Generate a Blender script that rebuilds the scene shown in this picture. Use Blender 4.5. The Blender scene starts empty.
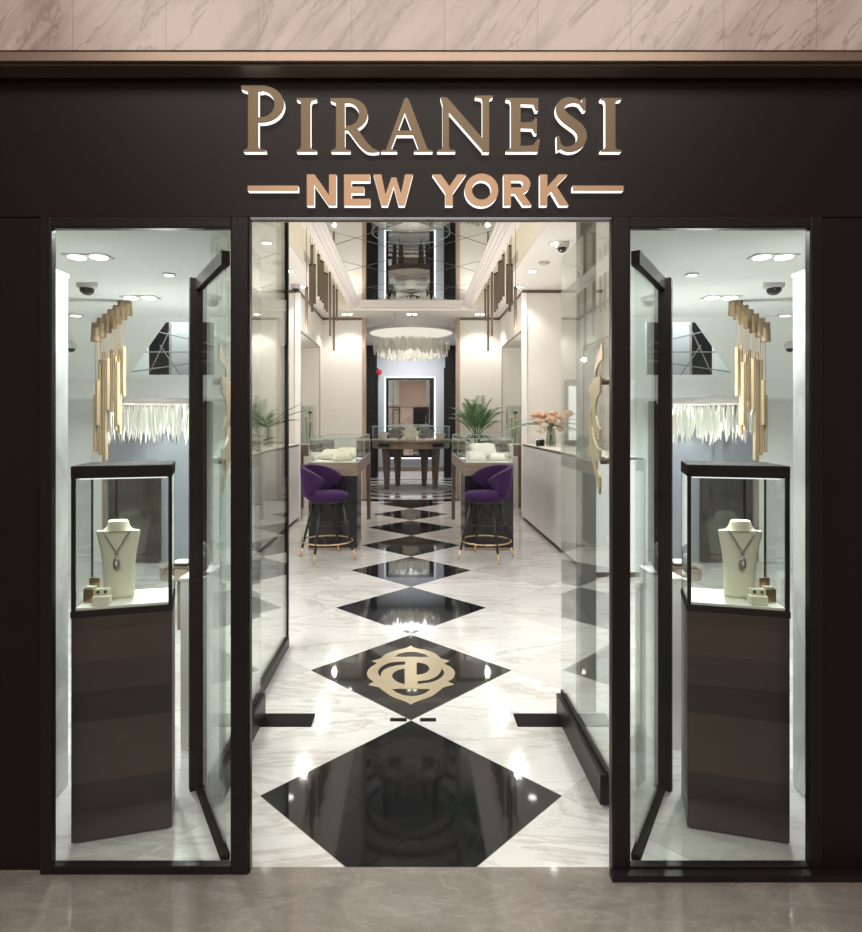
import bpy, bmesh, math, random
from math import sin, cos, pi, radians as R, sqrt
from mathutils import Vector, Matrix

random.seed(7)
C = bpy.context.scene.collection
F, CX, CY, EYE = 600.0, 411.0, 421.0, 1.55   # lens in pixels, vanishing point, eye height


def at(x, y, d):
    """point seen at photo pixel (x, y) at depth d"""
    return Vector(((x - CX) / F * d, d, EYE - (y - CY) / F * d))


def ax(x, d):
    return (x - CX) / F * d


# ------------------------------------------------------------------ materials
class NT:
    def __init__(self, name):
        self.m = bpy.data.materials.new(name)
        self.m.use_nodes = True
        self.t = self.m.node_tree
        self.t.nodes.clear()
        self.out = self.t.nodes.new('ShaderNodeOutputMaterial')

    def n(self, typ, **kw):
        nd = self.t.nodes.new(typ)
        for k, v in kw.items():
            if k in nd.inputs:
                self.set(nd.inputs[k], v)
            else:
                setattr(nd, k, v)
        return nd

    def set(self, sock, v):
        if isinstance(v, bpy.types.NodeSocket):
            self.t.links.new(v, sock)
        else:
            sock.default_value = v

    def math(self, op, a, b=0.0, c=None):
        nd = self.t.nodes.new('ShaderNodeMath')
        nd.operation = op
        self.set(nd.inputs[0], a)
        self.set(nd.inputs[1], b)
        if c is not None:
            self.set(nd.inputs[2], c)
        return nd.outputs[0]

    def mix(self, f, a, b):
        nd = self.t.nodes.new('ShaderNodeMix')
        nd.data_type = 'RGBA'
        self.set(nd.inputs[0], f)
        self.set(nd.inputs[6], a if isinstance(a, bpy.types.NodeSocket) else (*a, 1))
        self.set(nd.inputs[7], b if isinstance(b, bpy.types.NodeSocket) else (*b, 1))
        return nd.outputs[2]

    def mixf(self, f, a, b):
        nd = self.t.nodes.new('ShaderNodeMix')
        nd.data_type = 'FLOAT'
        self.set(nd.inputs[0], f)
        self.set(nd.inputs[2], a)
        self.set(nd.inputs[3], b)
        return nd.outputs[0]

    def ramp(self, f, lo, hi):
        nd = self.t.nodes.new('ShaderNodeMapRange')
        nd.interpolation_type = 'SMOOTHSTEP'
        self.set(nd.inputs[0], f)
        nd.inputs[1].default_value = lo
        nd.inputs[2].default_value = hi
        return nd.outputs[0]

    def pos(self):
        g = self.t.nodes.new('ShaderNodeTexCoord')
        return g.outputs['Object']

    def mapped(self, scale=(1, 1, 1), rot=(0, 0, 0), src=None):
        mp = self.t.nodes.new('ShaderNodeMapping')
        self.t.links.new(src or self.pos(), mp.inputs[0])
        mp.inputs['Scale'].default_value = scale
        mp.inputs['Rotation'].default_value = rot
        return mp.outputs[0]

    def noise(self, vec, scale=5, detail=4, rough=.5, dist=0.0):
        nd = self.t.nodes.new('ShaderNodeTexNoise')
        self.t.links.new(vec, nd.inputs['Vector'])
        nd.inputs['Scale'].default_value = scale
        nd.inputs['Detail'].default_value = detail
        nd.inputs['Roughness'].default_value = rough
        nd.inputs['Distortion'].default_value = dist
        return nd.outputs[0]

    def vein(self, vec, scale, width, detail=5, rough=.55, dist=.6):
        f = self.noise(vec, scale, detail, rough, dist)
        a = self.math('ABSOLUTE', self.math('SUBTRACT', f, .5))
        return self.math('SUBTRACT', 1.0, self.ramp(a, 0.0, width))

    def bsdf(self, col, rough=.5, metal=0.0, spec=.5, bump=None, bstr=.1, **kw):
        p = self.t.nodes.new('ShaderNodeBsdfPrincipled')
        self.set(p.inputs['Base Color'], col if isinstance(col, bpy.types.NodeSocket) else (*col, 1))
        self.set(p.inputs['Roughness'], rough)
        self.set(p.inputs['Metallic'], metal)
        self.set(p.inputs['Specular IOR Level'], spec)
        for k, v in kw.items():
            self.set(p.inputs[k.replace('_', ' ')], v)
        if bump is not None:
            b = self.t.nodes.new('ShaderNodeBump')
            b.inputs['Strength'].default_value = bstr
            b.inputs['Distance'].default_value = .01
            self.t.links.new(bump, b.inputs['Height'])
            self.t.links.new(b.outputs[0], p.inputs['Normal'])
        self.t.links.new(p.outputs[0], self.out.inputs[0])
        return self.m


def plain(name, col, rough=.5, metal=0.0, spec=.5, var=.06, scale=12, bstr=0.0, **kw):
    m = NT(name)
    f = m.noise(m.pos(), scale, 3)
    lo = tuple(c * (1 - var) for c in col)
    hi = tuple(min(1, c * (1 + var)) for c in col)
    return m.bsdf(m.mix(f, lo, hi), rough, metal, spec, f if bstr else None, bstr, **kw)


def emit(name, col, s):
    m = NT(name)
    e = m.t.nodes.new('ShaderNodeEmission')
    e.inputs[0].default_value = (*col, 1)
    e.inputs[1].default_value = s
    m.t.links.new(e.outputs[0], m.out.inputs[0])
    return m.m


def glass(name, tint=(.95, .975, .965), ior=1.45, boost=0.0):
    m = NT(name)
    ge = m.n('ShaderNodeNewGeometry')
    dt = m.n('ShaderNodeVectorMath')
    dt.operation = 'DOT_PRODUCT'
    m.t.links.new(ge.outputs['Incoming'], dt.inputs[0])
    m.t.links.new(ge.outputs['Normal'], dt.inputs[1])
    f0 = ((ior - 1) / (ior + 1)) ** 2
    fac = m.math('POWER', m.math('SUBTRACT', 1.0, m.math('ABSOLUTE', dt.outputs['Value'])), 5.0)
    fac = m.math('ADD', m.math('MULTIPLY', fac, 1 - f0), f0)
    tr = m.n('ShaderNodeBsdfTransparent')
    tr.inputs[0].default_value = (*tint, 1)
    gl = m.n('ShaderNodeBsdfGlossy')
    gl.inputs['Roughness'].default_value = .0
    gl.inputs[0].default_value = (.95, .97, .96, 1)
    mx = m.n('ShaderNodeMixShader')
    m.t.links.new(m.math('ADD', fac, boost), mx.inputs[0])
    m.t.links.new(tr.outputs[0], mx.inputs[1])
    m.t.links.new(gl.outputs[0], mx.inputs[2])
    m.t.links.new(mx.outputs[0], m.out.inputs[0])
    return m.m


def wood(name, a, b, rough=.4, axis='z', sc=1.0):
    m = NT(name)
    s = {'x': (1.5, 22, 22), 'y': (22, 1.5, 22), 'z': (22, 22, 1.5)}[axis]
    v = m.mapped(tuple(k * sc for k in s))
    f = m.noise(v, 1.0, 5, .6, .4)
    return m.bsdf(m.mix(m.ramp(f, .3, .7), a, b), rough, 0, .4)


L = 1.2505


def floor_material():
    m = NT('checkered_marble_floor')
    p = m.pos()
    sp = m.t.nodes.new('ShaderNodeSeparateXYZ')
    m.t.links.new(p, sp.inputs[0])
    X, Y = sp.outputs[0], m.math('SUBTRACT', sp.outputs[1], 3.732)
    ua = m.math('ADD', m.math('DIVIDE', m.math('ADD', X, Y), L), .5)
    ub = m.math('ADD', m.math('DIVIDE', m.math('SUBTRACT', Y, X), L), .5)
    a, b = m.math('FLOOR', ua), m.math('FLOOR', ub)
    d = m.math('ABSOLUTE', m.math('SUBTRACT', a, b))
    black = m.math('MULTIPLY', m.math('LESS_THAN', d, .5), m.math('LESS_THAN', sp.outputs[1], 11.86))
    # rings in the floor round the circular counter
    rx = m.math('MULTIPLY', X, X)
    ry = m.math('SUBTRACT', sp.outputs[1], 13.75)
    rr = m.math('SQRT', m.math('ADD', rx, m.math('MULTIPLY', ry, ry)))
    for r0, r1 in ((.98, 1.1), (1.45, 1.62), (1.95, 2.3)):
        k = m.math('MULTIPLY', m.math('GREATER_THAN', rr, r0), m.math('LESS_THAN', rr, r1))
        k = m.math('MULTIPLY', k, m.math('GREATER_THAN', sp.outputs[1], 11.5))
        black = m.math('MAXIMUM', black, k)
    grey = m.math('MULTIPLY', m.math('GREATER_THAN', d, 1.5), m.math('LESS_THAN', d, 2.5))
    # every tile is cut from another place in the slab
    cb = m.t.nodes.new('ShaderNodeCombineXYZ')
    m.set(cb.inputs[0], m.math('MULTIPLY', a, 3.7))
    m.set(cb.inputs[1], m.math('MULTIPLY', b, 5.3))
    vm = m.t.nodes.new('ShaderNodeVectorMath')
    vm.operation = 'ADD'
    m.t.links.new(p, vm.inputs[0])
    m.t.links.new(cb.outputs[0], vm.inputs[1])
    v1 = m.mapped((.55, 1.9, 1), (0, 0, R(12)), vm.outputs[0])
    big = m.vein(v1, 1.3, .035, 6, .6, .9)
    fine = m.vein(v1, 3.2, .02, 5, .6, .6)
    cloud = m.noise(v1, 1.1, 4, .55)
    white = m.mix(m.ramp(cloud, .3, .72), (.69, .665, .645), (.59, .565, .55))
    white = m.mix(m.math('MULTIPLY', fine, .30), white, (.40, .36, .33))
    white = m.mix(m.math('MULTIPLY', big, .42), white, (.36, .31, .28))
    white = m.mix(m.math('MULTIPLY', grey, .30), white, (.40, .38, .37))
    bv = m.vein(m.mapped((1.2, 1, 1), (0, 0, .4), vm.outputs[0]), 1.6, .006, 5, .6, 1.2)
    blk = m.mix(m.math('MULTIPLY', bv, .2), (.010, .010, .011), (.10, .09, .075))
    col = m.mix(black, white, blk)
    # joints
    ea = m.math('ABSOLUTE', m.math('SUBTRACT', m.math('FRACT', ua), .5))
    eb = m.math('ABSOLUTE', m.math('SUBTRACT', m.math('FRACT', ub), .5))
    e = m.math('GREATER_THAN', m.math('MAXIMUM', ea, eb), .4978)
    col = m.mix(m.math('MULTIPLY', e, .45), col, (.34, .31, .29))
    return m.bsdf(col, m.mixf(black, .10, .04), 0, m.mixf(black, .45, .55))


def mall_floor_material():
    m = NT('mall_marble_floor')
    v = m.mapped((1.0, 2.2, 1), (0, 0, R(-14)))
    c = m.noise(v, 2.6, 8, .62, .7)
    col = m.mix(m.ramp(c, .3, .7), (.30, .262, .235), (.20, .17, .152))
    col = m.mix(m.math('MULTIPLY', m.vein(v, 3.2, .03, 6, .65, .9), .25), col, (.42, .38, .34))
    f2 = m.noise(v, 26, 5, .7)
    col = m.mix(m.math('MULTIPLY', m.ramp(f2, .42, .75), .35), col, (.17, .145, .13))
    return m.bsdf(col, .06, 0, .6)


def fascia_material():
    m = NT('pink_veined_marble')
    v = m.mapped((1, 1, 1), (0, R(-38), 0))
    v = m.mapped((3.4, 1, .75), (0, 0, 0), v)
    c = m.noise(v, 1.9, 7, .62, .5)
    col = m.mix(m.ramp(c, .40, .72), (.64, .53, .475), (.34, .265, .235))
    col = m.mix(m.math('MULTIPLY', m.vein(v, 2.2, .020, 6, .6, .5), .5), col, (.27, .19, .16))
    sp = m.t.nodes.new('ShaderNodeSeparateXYZ')
    m.t.links.new(m.pos(), sp.inputs[0])
    fx = m.math('FRACT', m.math('DIVIDE', m.math('ADD', sp.outputs[0], 10 * .3067 + .197), .3067))
    ln = m.math('LESS_THAN', fx, .010)
    col = m.mix(m.math('MULTIPLY', ln, .5), col, (.30, .22, .19))
    return m.bsdf(col, .22, 0, .4)


def wall_marble():
    m = NT('grey_veined_white_marble')
    v = m.mapped((1, 1, .7), (.3, .5, 0))
    c = m.noise(v, 3.0, 6, .6, .9)
    col = m.mix(m.ramp(c, .4, .7), (.78, .78, .77), (.50, .50, .50))
    return m.bsdf(col, .15)


def mirror_tiles():
    m = NT('mirror_tiles_with_dark_joints')
    sp = m.t.nodes.new('ShaderNodeSeparateXYZ')
    m.t.links.new(m.pos(), sp.inputs[0])
    X, Y = sp.outputs[0], m.math('SUBTRACT', sp.outputs[1], 7.52)
    es = []
    for q in (m.math('ADD', X, Y), m.math('SUBTRACT', Y, X)):
        fr = m.math('FRACT', m.math('ADD', m.math('DIVIDE', q, 1.27), .5))
        es.append(m.math('ABSOLUTE', m.math('SUBTRACT', fr, .5)))
    e = m.math('LESS_THAN', m.math('MINIMUM', *es), .010)
    g = m.n('ShaderNodeBsdfGlossy')
    g.inputs['Roughness'].default_value = 0
    g.inputs[0].default_value = (.80, .82, .80, 1)
    dd = m.n('ShaderNodeBsdfPrincipled')
    dd.inputs['Base Color'].default_value = (.05, .045, .04, 1)
    mx = m.n('ShaderNodeMixShader')
    m.t.links.new(e, mx.inputs[0])
    m.t.links.new(g.outputs[0], mx.inputs[1])
    m.t.links.new(dd.outputs[0], mx.inputs[2])
    m.t.links.new(mx.outputs[0], m.out.inputs[0])
    return m.m


def smoky_wood():
    m = NT('smoked_oak_planks')
    sp = m.t.nodes.new('ShaderNodeSeparateXYZ')
    m.t.links.new(m.pos(), sp.inputs[0])
    row = m.math('FLOOR', m.math('MULTIPLY', sp.outputs[2], 9.0))
    wn = m.t.nodes.new('ShaderNodeTexWhiteNoise')
    wn.noise_dimensions = '1D'
    m.set(wn.inputs['W'], row)
    f = m.noise(m.mapped((5, 5, 40)), 1.0, 5, .6, .5)
    k = m.math('ADD', m.math('MULTIPLY', wn.outputs[0], .75), m.math('MULTIPLY', f, .35))
    return m.bsdf(m.mix(k, (.018, .012, .010), (.072, .052, .043)), .32, 0, .45)


M = {}
M['floor'] = floor_material()
M['mall_floor'] = mall_floor_material()
M['fascia'] = fascia_material()
M['wall_marble'] = wall_marble()
M['mirror_tiles'] = mirror_tiles()
M['smoked'] = smoky_wood()
M['facade'] = plain('dark_brown_metal_panel', (.0135, .0085, .0085), .40, .0, .22, .12, 3)
M['frame'] = plain('near_black_frame', (.013, .0095, .0095), .38, .0, .3, .1, 8)
M['bayframe'] = plain('matt_dark_brown_frame', (.016, .0115, .0105), .75, .0, .08, .1, 8)
M['bronze_strip'] = plain('bronze_strip', (.30, .22, .17), .35, .6, .5, .1, 4)
M['steel'] = plain('brushed_steel', (.20, .215, .235), .35, .6, .5, .1, 20)
M['white'] = plain('white_ceiling_paint', (.80, .775, .75), .7, 0, .3, .02, 3)
M['bay_white'] = plain('cool_white_paint', (.80, .82, .80), .7, 0, .3, .02, 3)
M['cream'] = plain('cream_wall_panel', (.76, .735, .69), .55, 0, .3, .03, 6)
M['cove'] = plain('cove_cream', (.84, .81, .73), .7, 0, .3, .02, 5)
M['moulding'] = plain('plaster_moulding', (.78, .74, .72), .6, 0, .3, .02, 4)
M['lacquer'] = plain('white_lacquer', (.86, .85, .85), .30, 0, .45, .02, 3)
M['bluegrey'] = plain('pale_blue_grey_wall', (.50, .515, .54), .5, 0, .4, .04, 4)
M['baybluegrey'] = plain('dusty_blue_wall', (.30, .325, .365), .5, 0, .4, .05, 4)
M['rose'] = plain('rose_beige_panel', (.56, .40, .33), .4, 0, .4, .04, 3)
M['trimdark'] = plain('dark_bronze_trim', (.16, .12, .09), .4, .4, .5, .1, 9)
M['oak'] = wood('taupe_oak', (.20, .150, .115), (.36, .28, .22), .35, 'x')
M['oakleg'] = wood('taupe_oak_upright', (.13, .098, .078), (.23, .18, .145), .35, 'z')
M['oakedge'] = wood('rosy_oak_edge', (.36, .25, .18), (.50, .37, .28), .4, 'z')
M['blackpanel'] = plain('black_lacquer', (.014, .013, .014), .25, 0, .5, .1, 6)
M['blackmetal'] = plain('satin_black_metal', (.018, .017, .017), .38, .2, .5, .1, 20)
M['velvet'] = plain('purple_velvet', (.034, .011, .054), .85, 0, .2, .4, 60, .25, Sheen_Weight=.25, Sheen_Roughness=.4, Sheen_Tint=(.45, .2, .7, 1))
M['piping'] = plain('dark_plum_piping', (.10, .075, .12), .7, 0, .2, .1, 40)
M['brass'] = plain('brushed_brass', (.72, .50, .26), .28, .9, .5, .06, 30)
M['champagne'] = plain('champagne_metal', (.60, .50, .34), .38, .5, .5, .05, 10)
M['inlay'] = plain('floor_brass_inlay', (.56, .46, .31), .20, .55, .5, .08, 8)
M['bronze_tube'] = plain('bronze_tube', (.20, .155, .12), .42, .45, .5, .12, 16)
M['gold_tube'] = plain('gold_tube', (.27, .195, .115), .5, .2, .5, .1, 16)
M['letter_gold'] = plain('antique_gold_face', (.175, .120, .062), .42, .35, .5, .08, 14)
M['letter_copper'] = plain('rose_gold_face', (.50, .31, .185), .36, .35, .5, .06, 14)
M['glow'] = emit('opal_acrylic_lit', (1, .96, .90), 1.3)
M['glass'] = glass('clear_glass')
M['shopglass'] = glass('shopfront_glass', (.96, .985, .975), 1.38)
M['doorglass'] = glass('door_glass', (.90, .93, .915), 1.5, .02)
M['caseglass'] = glass('case_glass', (.965, .985, .98), 1.4)
M['vaseglass'] = glass('vase_glass', (.80, .84, .80), 1.5, .04)
M['glassedge'] = plain('polished_glass_edge', (.52, .60, .58), .12, 0, .6, .05, 10)
M['mirror'] = plain('silver_mirror', (.86, .87, .87), .02, 1.0, .5, .01, 3)
M['darkmirror'] = plain('smoked_mirror', (.085, .08, .075), .03, 1.0, .5, .02, 3)
M['lamp'] = emit('lamp_lens', (1, .96, .88), 14)
M['covelight'] = emit('warm_led_strip', (1, .92, .74), 5)
M['halo'] = emit('cool_led_edge', (.86, .93, 1), 1.5)
M['ringglow'] = emit('backlit_ring_membrane', (1, .95, .80), .72)
M['lightbox'] = emit('lit_opal_panel', (1, .99, .96), 1.0)
M['feather'] = plain('cream_feather', (.88, .87, .80), .8, 0, .2, .08, 14)
M['suede'] = plain('ivory_suede', (.84, .79, .64), .8, 0, .2, .04, 30)
M['silk'] = plain('white_silk', (.86, .83, .76), .55, 0, .3, .04, 10)
M['silver'] = plain('dark_silver', (.30, .29, .28), .3, .8, .5, .25, 60)
M['gem'] = plain('pale_gem', (.72, .74, .78), .1, .3, .6, .3, 80)
M['jet'] = plain('jet_stone', (.03, .03, .035), .15, .2, .6, .1, 30)
M['leaf'] = plain('palm_leaf', (.085, .185, .07), .5, 0, .35, .5, 9)
M['darkleaf'] = plain('dark_leaf', (.028, .060, .028), .45, 0, .4, .4, 9)
M['lime'] = plain('young_leaf', (.24, .36, .09), .5, 0, .35, .3, 9)
M['stem'] = plain('green_stem', (.14, .19, .08), .5, 0, .3, .3, 20)
M['peach'] = plain('peach_petals', (.84, .58, .42), .7, 0, .2, .12, 30)
M['ivory'] = plain('ivory_petals', (.88, .80, .68), .7, 0, .2, .08, 30)
M['planter'] = plain('grey_stone_planter', (.40, .40, .39), .6, 0, .3, .15, 14)
M['domeblack'] = plain('smoked_dome', (.02, .02, .022), .12, 0, .6, .1, 10)
M['domewhite'] = plain('camera_housing', (.55, .52, .50), .5, 0, .4, .05, 10)
M['red'] = plain('red_enamel', (.50, .03, .04), .35, 0, .5, .1, 12)
M['grey'] = plain('taupe_grey_metal', (.30, .285, .265), .45, .1, .4, .06, 6)
M['velour'] = plain('grey_velour_stand', (.24, .24, .24), .7, 0, .2, .2, 20)


# ------------------------------------------------------------------ mesh helpers
def new():
    return bmesh.new()


def box(bm, x0, x1, y0, y1, z0, z1, mtx=None):
    v = [bm.verts.new((x, y, z)) for z in (z0, z1) for y in (y0, y1) for x in (x0, x1)]
    if mtx is not None:
        for q in v:
            q.co = mtx @ q.co
    for f in ((0, 2, 3, 1), (4, 5, 7, 6), (0, 1, 5, 4), (2, 6, 7, 3), (0, 4, 6, 2), (1, 3, 7, 5)):
        bm.faces.new([v[i] for i in f])
    return v


def quad(bm, *pts):
    bm.faces.new([bm.verts.new(p) for p in pts])


def slab(bm, pts, off):
    """polygon (3-D points) thickened by the vector off"""
    off = Vector(off)
    a = [bm.verts.new(p) for p in pts]
    b = [bm.verts.new(Vector(p) + off) for p in pts]
    n = len(a)
    bm.faces.new(a)
    bm.faces.new(b[::-1])
    for i in range(n):
        bm.faces.new((a[i], b[i], b[(i + 1) % n], a[(i + 1) % n]))


def prism_xz(bm, pts, y0, y1):
    slab(bm, [(p[0], y0, p[1]) for p in pts], (0, y1 - y0, 0))


def tube(bm, pts, r, n=8, cap=True, closed=False):
    pts = [Vector(p) for p in pts]
    rs = r if isinstance(r, (list, tuple)) else [r] * len(pts)
    rings = []
    N = len(pts)
    up0 = None
    for i, p in enumerate(pts):
        if closed:
            t = pts[(i + 1) % N] - pts[i - 1]
        else:
            t = (pts[min(i + 1, N - 1)] - pts[max(i - 1, 0)])
        t.normalize()
        up = Vector((0, 0, 1)) if abs(t.z) < .95 else Vector((1, 0, 0))
        if up0 is not None and up0.dot(up) == 0:
            up = up0
        up0 = up
        a = t.cross(up).normalized()
        b = a.cross(t).normalized()
        rings.append([bm.verts.new(p + (a * cos(2 * pi * k / n) + b * sin(2 * pi * k / n)) * rs[i]) for k in range(n)])
    last = N if closed else N - 1
    for i in range(last):
        q, w = rings[i], rings[(i + 1) % N]
        for k in range(n):
            bm.faces.new((q[k], q[(k + 1) % n], w[(k + 1) % n], w[k]))
    if cap and not closed:
        bm.faces.new(rings[0][::-1])
        bm.faces.new(rings[-1])


def lathe(bm, prof, n=24, c=(0, 0, 0), sx=1.0, sy=1.0):
    rings = []
    for r, z in prof:
        if r < 1e-6:
            rings.append([bm.verts.new((c[0], c[1], c[2] + z))])
        else:
            rings.append([bm.verts.new((c[0] + sx * r * cos(2 * pi * k / n), c[1] + sy * r * sin(2 * pi * k / n), c[2] + z)) for k in range(n)])
    for q, w in zip(rings, rings[1:]):
        for k in range(n):
            a, b = q[k % len(q)], q[(k + 1) % len(q)]
            d, e = w[k % len(w)], w[(k + 1) % len(w)]
            vs = []
            for x in (a, b, e, d):
                if x not in vs:
                    vs.append(x)
            if len(vs) > 2:
                bm.faces.new(vs)


def ball(bm, c, r, s=(1, 1, 1), n=12):
    prof = [(r * sin(pi * i / n), -r * cos(pi * i / n) * s[2]) for i in range(n + 1)]
    prof[0] = (0, prof[0][1])
    prof[-1] = (0, prof[-1][1])
    lathe(bm, prof, n + 4, c, s[0], s[1])


def obj(name, bm, mat, parent=None, smooth=False, bevel=0.0, seg=2, sub=0):
    bmesh.ops.recalc_face_normals(bm, faces=bm.faces[:])
    me = bpy.data.meshes.new(name)
    bm.to_mesh(me)
    bm.free()
    me.materials.append(M[mat] if isinstance(mat, str) else mat)
    if smooth:
        for p in me.polygons:
            p.use_smooth = True
    o = bpy.data.objects.new(name, me)
    C.objects.link(o)
    if parent is not None:
        o.parent = parent
    if bevel:
        b = o.modifiers.new('bevel', 'BEVEL')
        b.width = bevel
        b.segments = seg
        b.limit_method = 'ANGLE'
    if sub:
        s = o.modifiers.new('sub', 'SUBSURF')
        s.levels = s.render_levels = sub
    return o


def thing(name, label, cat, loc=(0, 0, 0), rotz=0.0, group=None):
    o = bpy.data.objects.new(name, None)
    o.empty_display_size = .1
    C.objects.link(o)
    o.location = loc
    o.rotation_euler = (0, 0, rotz)
    tag(o, label, cat, group)
    return o


def tag(o, label, cat, group=None):
    o['label'] = label
    o['category'] = cat
    if group:
        o['group'] = group
    return o


def struct(name, bm, mat, parent=None, **kw):
    o = obj(name, bm, mat, parent, **kw)
    if parent is None:
        o['kind'] = 'structure'
    return o


def sroot(name, loc=(0, 0, 0)):
    o = bpy.data.objects.new(name, None)
    C.objects.link(o)
    o.location = loc
    o['kind'] = 'structure'
    return o


def plate(name, mat, *boxes, **kw):
    bm = new()
    for b in boxes:
        box(bm, *b)
    return struct(name, bm, mat, **kw)


# ------------------------------------------------------------------ floors
bm = new(); quad(bm, (-5, 2.085, 0), (5, 2.085, 0), (5, 17, 0), (-5, 17, 0))
struct('floor', bm, 'floor')
bm = new(); quad(bm, (-7, -9, 0), (7, -9, 0), (7, 2.085, 0), (-7, 2.085, 0))
struct('floor_mall', bm, 'mall_floor')

# ------------------------------------------------------------------ shop front
FY = 2.07          # facade plane
DL, DR = -.552, .690   # door opening
TOP = 2.765
W_L = (ax(40, 2.05), ax(248, 2.05))
W_R = (ax(613, 2.05), ax(822, 2.05))
HB = EYE + (CY - 217) / F * FY     # underside of the sign band
plate('wall_front', 'facade',
      (-2.6, 2.9, FY, FY + .04, HB, TOP),
      (-2.6, W_L[0], FY, FY + .03, 0, HB - .004), (W_R[1], 2.9, FY, FY + .03, 0, HB - .004),
      (-2.6, 2.9, FY + .005, FY + .02, HB - .01, HB),
      bevel=.002)
# jambs either side of the opening
plate('trim_1', 'frame', (W_L[1] + .002, DL, 2.055, 2.085, 0, HB - .004), (DR, W_R[0] - .002, 2.055, 2.085, 0, HB - .004), bevel=.002)
# steel head track over the opening
plate('trim_2', 'steel', (DL, DR, 2.06, 2.075, HB - .012, HB - .004))
# marble header of the mall with a bronze strip
FZ = EYE + (CY - 50) / F * 1.98
plate('wall_mall_header', 'fascia', (-3.2, 3.2, 1.98, 2.13, FZ, 4.4))
plate('trim_3', 'bronze_strip', (-3.2, 3.2, 1.985, 2.12, FZ - .032, FZ))
plate('trim_4', 'trimdark', (-3.2, 3.2, 2.0, 2.12, FZ - .040, FZ - .034))
# raised plinth on the right hand
plate('trim_5', 'frame', (ax(612, 2.02), 2.9, 2.015, 2.045, 0, .022))
# wall over the front inside
plate('wall_front_inside', 'rose', (-5, 5, FY + .045, FY + .09, TOP - .5, 3.9))


def shop_window(name, x0, x1, io, oo):
    """io: opening edges, x0..x1 outer frame"""
    r = sroot(name)
    top, bot = EYE + (CY - 230) / F * 2.075, .030
    bm = new()
    y0, y1 = 2.048, 2.078
    box(bm, x0, io, y0, y1, 0, HB - .006)
    box(bm, oo, x1, y0, y1, 0, HB - .006)
    box(bm, io, oo, y0, y1, top, HB - .006)
    box(bm, io, oo, y0, y1, 0, bot)
    obj('window_frame', bm, 'frame', r, bevel=.003)
    bm = new()
    e = .002
    box(bm, io, io + e, 2.050, 2.074, bot, top)
    box(bm, oo - e, oo, 2.050, 2.074, bot, top)
    box(bm, io + e, oo - e, 2.050, 2.074, top - e, top)
    obj('glazing_bead', bm, 'frame', r)
    bm = new()
    box(bm, io + .001, oo - .001, 2.060, 2.066, bot, top)
    obj('window_pane', bm, 'shopglass', r)
    return r


shop_window('window_1', W_L[0], W_L[1], ax(56, 2.078), ax(231, 2.048))
shop_window('window_2', W_R[0], W_R[1], ax(630, 2.048), ax(805, 2.078))


# ------------------------------------------------------------------ sign letters
def sector(cx, cy, ro, ri, a0, a1, n=20):
    """ring sector polygon; ro, ri = (rx, ry)"""
    P = [(cx + ro[0] * cos(R(a0 + (a1 - a0) * i / n)), cy - ro[1] * sin(R(a0 + (a1 - a0) * i / n))) for i in range(n + 1)]
    Q = [(cx + ri[0] * cos(R(a0 + (a1 - a0) * i / n)), cy - ri[1] * sin(R(a0 + (a1 - a0) * i / n))) for i in range(n + 1)]
    return P + Q[::-1]


def stroke(pts, ws):
    """thick line through pts; ws = widths; long lines are smoothed"""
    if len(pts) > 4:
        P, Wd = [], []
        for i in range(len(pts) - 1):
            p0, p1, p2, p3 = pts[max(i - 1, 0)], pts[i], pts[i + 1], pts[min(i + 2, len(pts) - 1)]
            for k in range(4):
                t = k / 4
                P.append(tuple(.5 * (2 * p1[c] + (p2[c] - p0[c]) * t + (2 * p0[c] - 5 * p1[c] + 4 * p2[c] - p3[c]) * t * t + (3 * p1[c] - p0[c] - 3 * p2[c] + p3[c]) * t ** 3) for c in (0, 1)))
                Wd.append(ws[i] + (ws[i + 1] - ws[i]) * t)
        pts, ws = P + [pts[-1]], Wd + [ws[-1]]
    a, b = [], []
    n = len(pts)
    for i, p in enumerate(pts):
        q0, q1 = pts[max(i - 1, 0)], pts[min(i + 1, n - 1)]
        dx, dy = q1[0] - q0[0], q1[1] - q0[1]
        l = sqrt(dx * dx + dy * dy)
        nx, ny = -dy / l, dx / l
        w = ws[i] / 2
        a.append((p[0] + nx * w, p[1] + ny * w))
        b.append((p[0] - nx * w, p[1] - ny * w))
    return a + b[::-1]


def serif(x0, x1, sx0, sx1, y, h, up):
    """bracketed slab serif: slab x0..x1 at y, tapering to the stem sx0..sx1"""
    s = -1 if up else 1       # up: serif at the foot, grows upwards (smaller y)
    return [(x0, y), (x1, y), (x1, y + s * h * .45), (sx1 + 1.2, y + s * h * .7), (sx1, y + s * h * 1.5),
            (sx0, y + s * h * 1.5), (sx0 - 1.2, y + s * h * .7), (x0, y + s * h * .45)]


def rect(x0, x1, y0, y1):
    return [(x0, y0), (x1, y0), (x1, y1), (x0, y1)]


T, B = 98.0, 151.6
letters = []
# P
letters.append(('P', 'u', [rect(248, 258.2, 86, 150), serif(243.5, 265.5, 248, 258.2, B, 4, True),
                            [(241.2, 85.4), (262, 85.4), (262, 91.5), (248, 91.5), (241.2, 89)],
                            sector(261, 104, (23, 18.6), (13.5, 13.2), 90, -100)]))


def cap_i(x0, x1, s0, s1):
    return [rect(s0, s1, T + 1, B - 1), serif(x0, x1, s0, s1, B, 3.6, True), serif(x0, x1, s0, s1, T, 3.6, False)]


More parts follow.
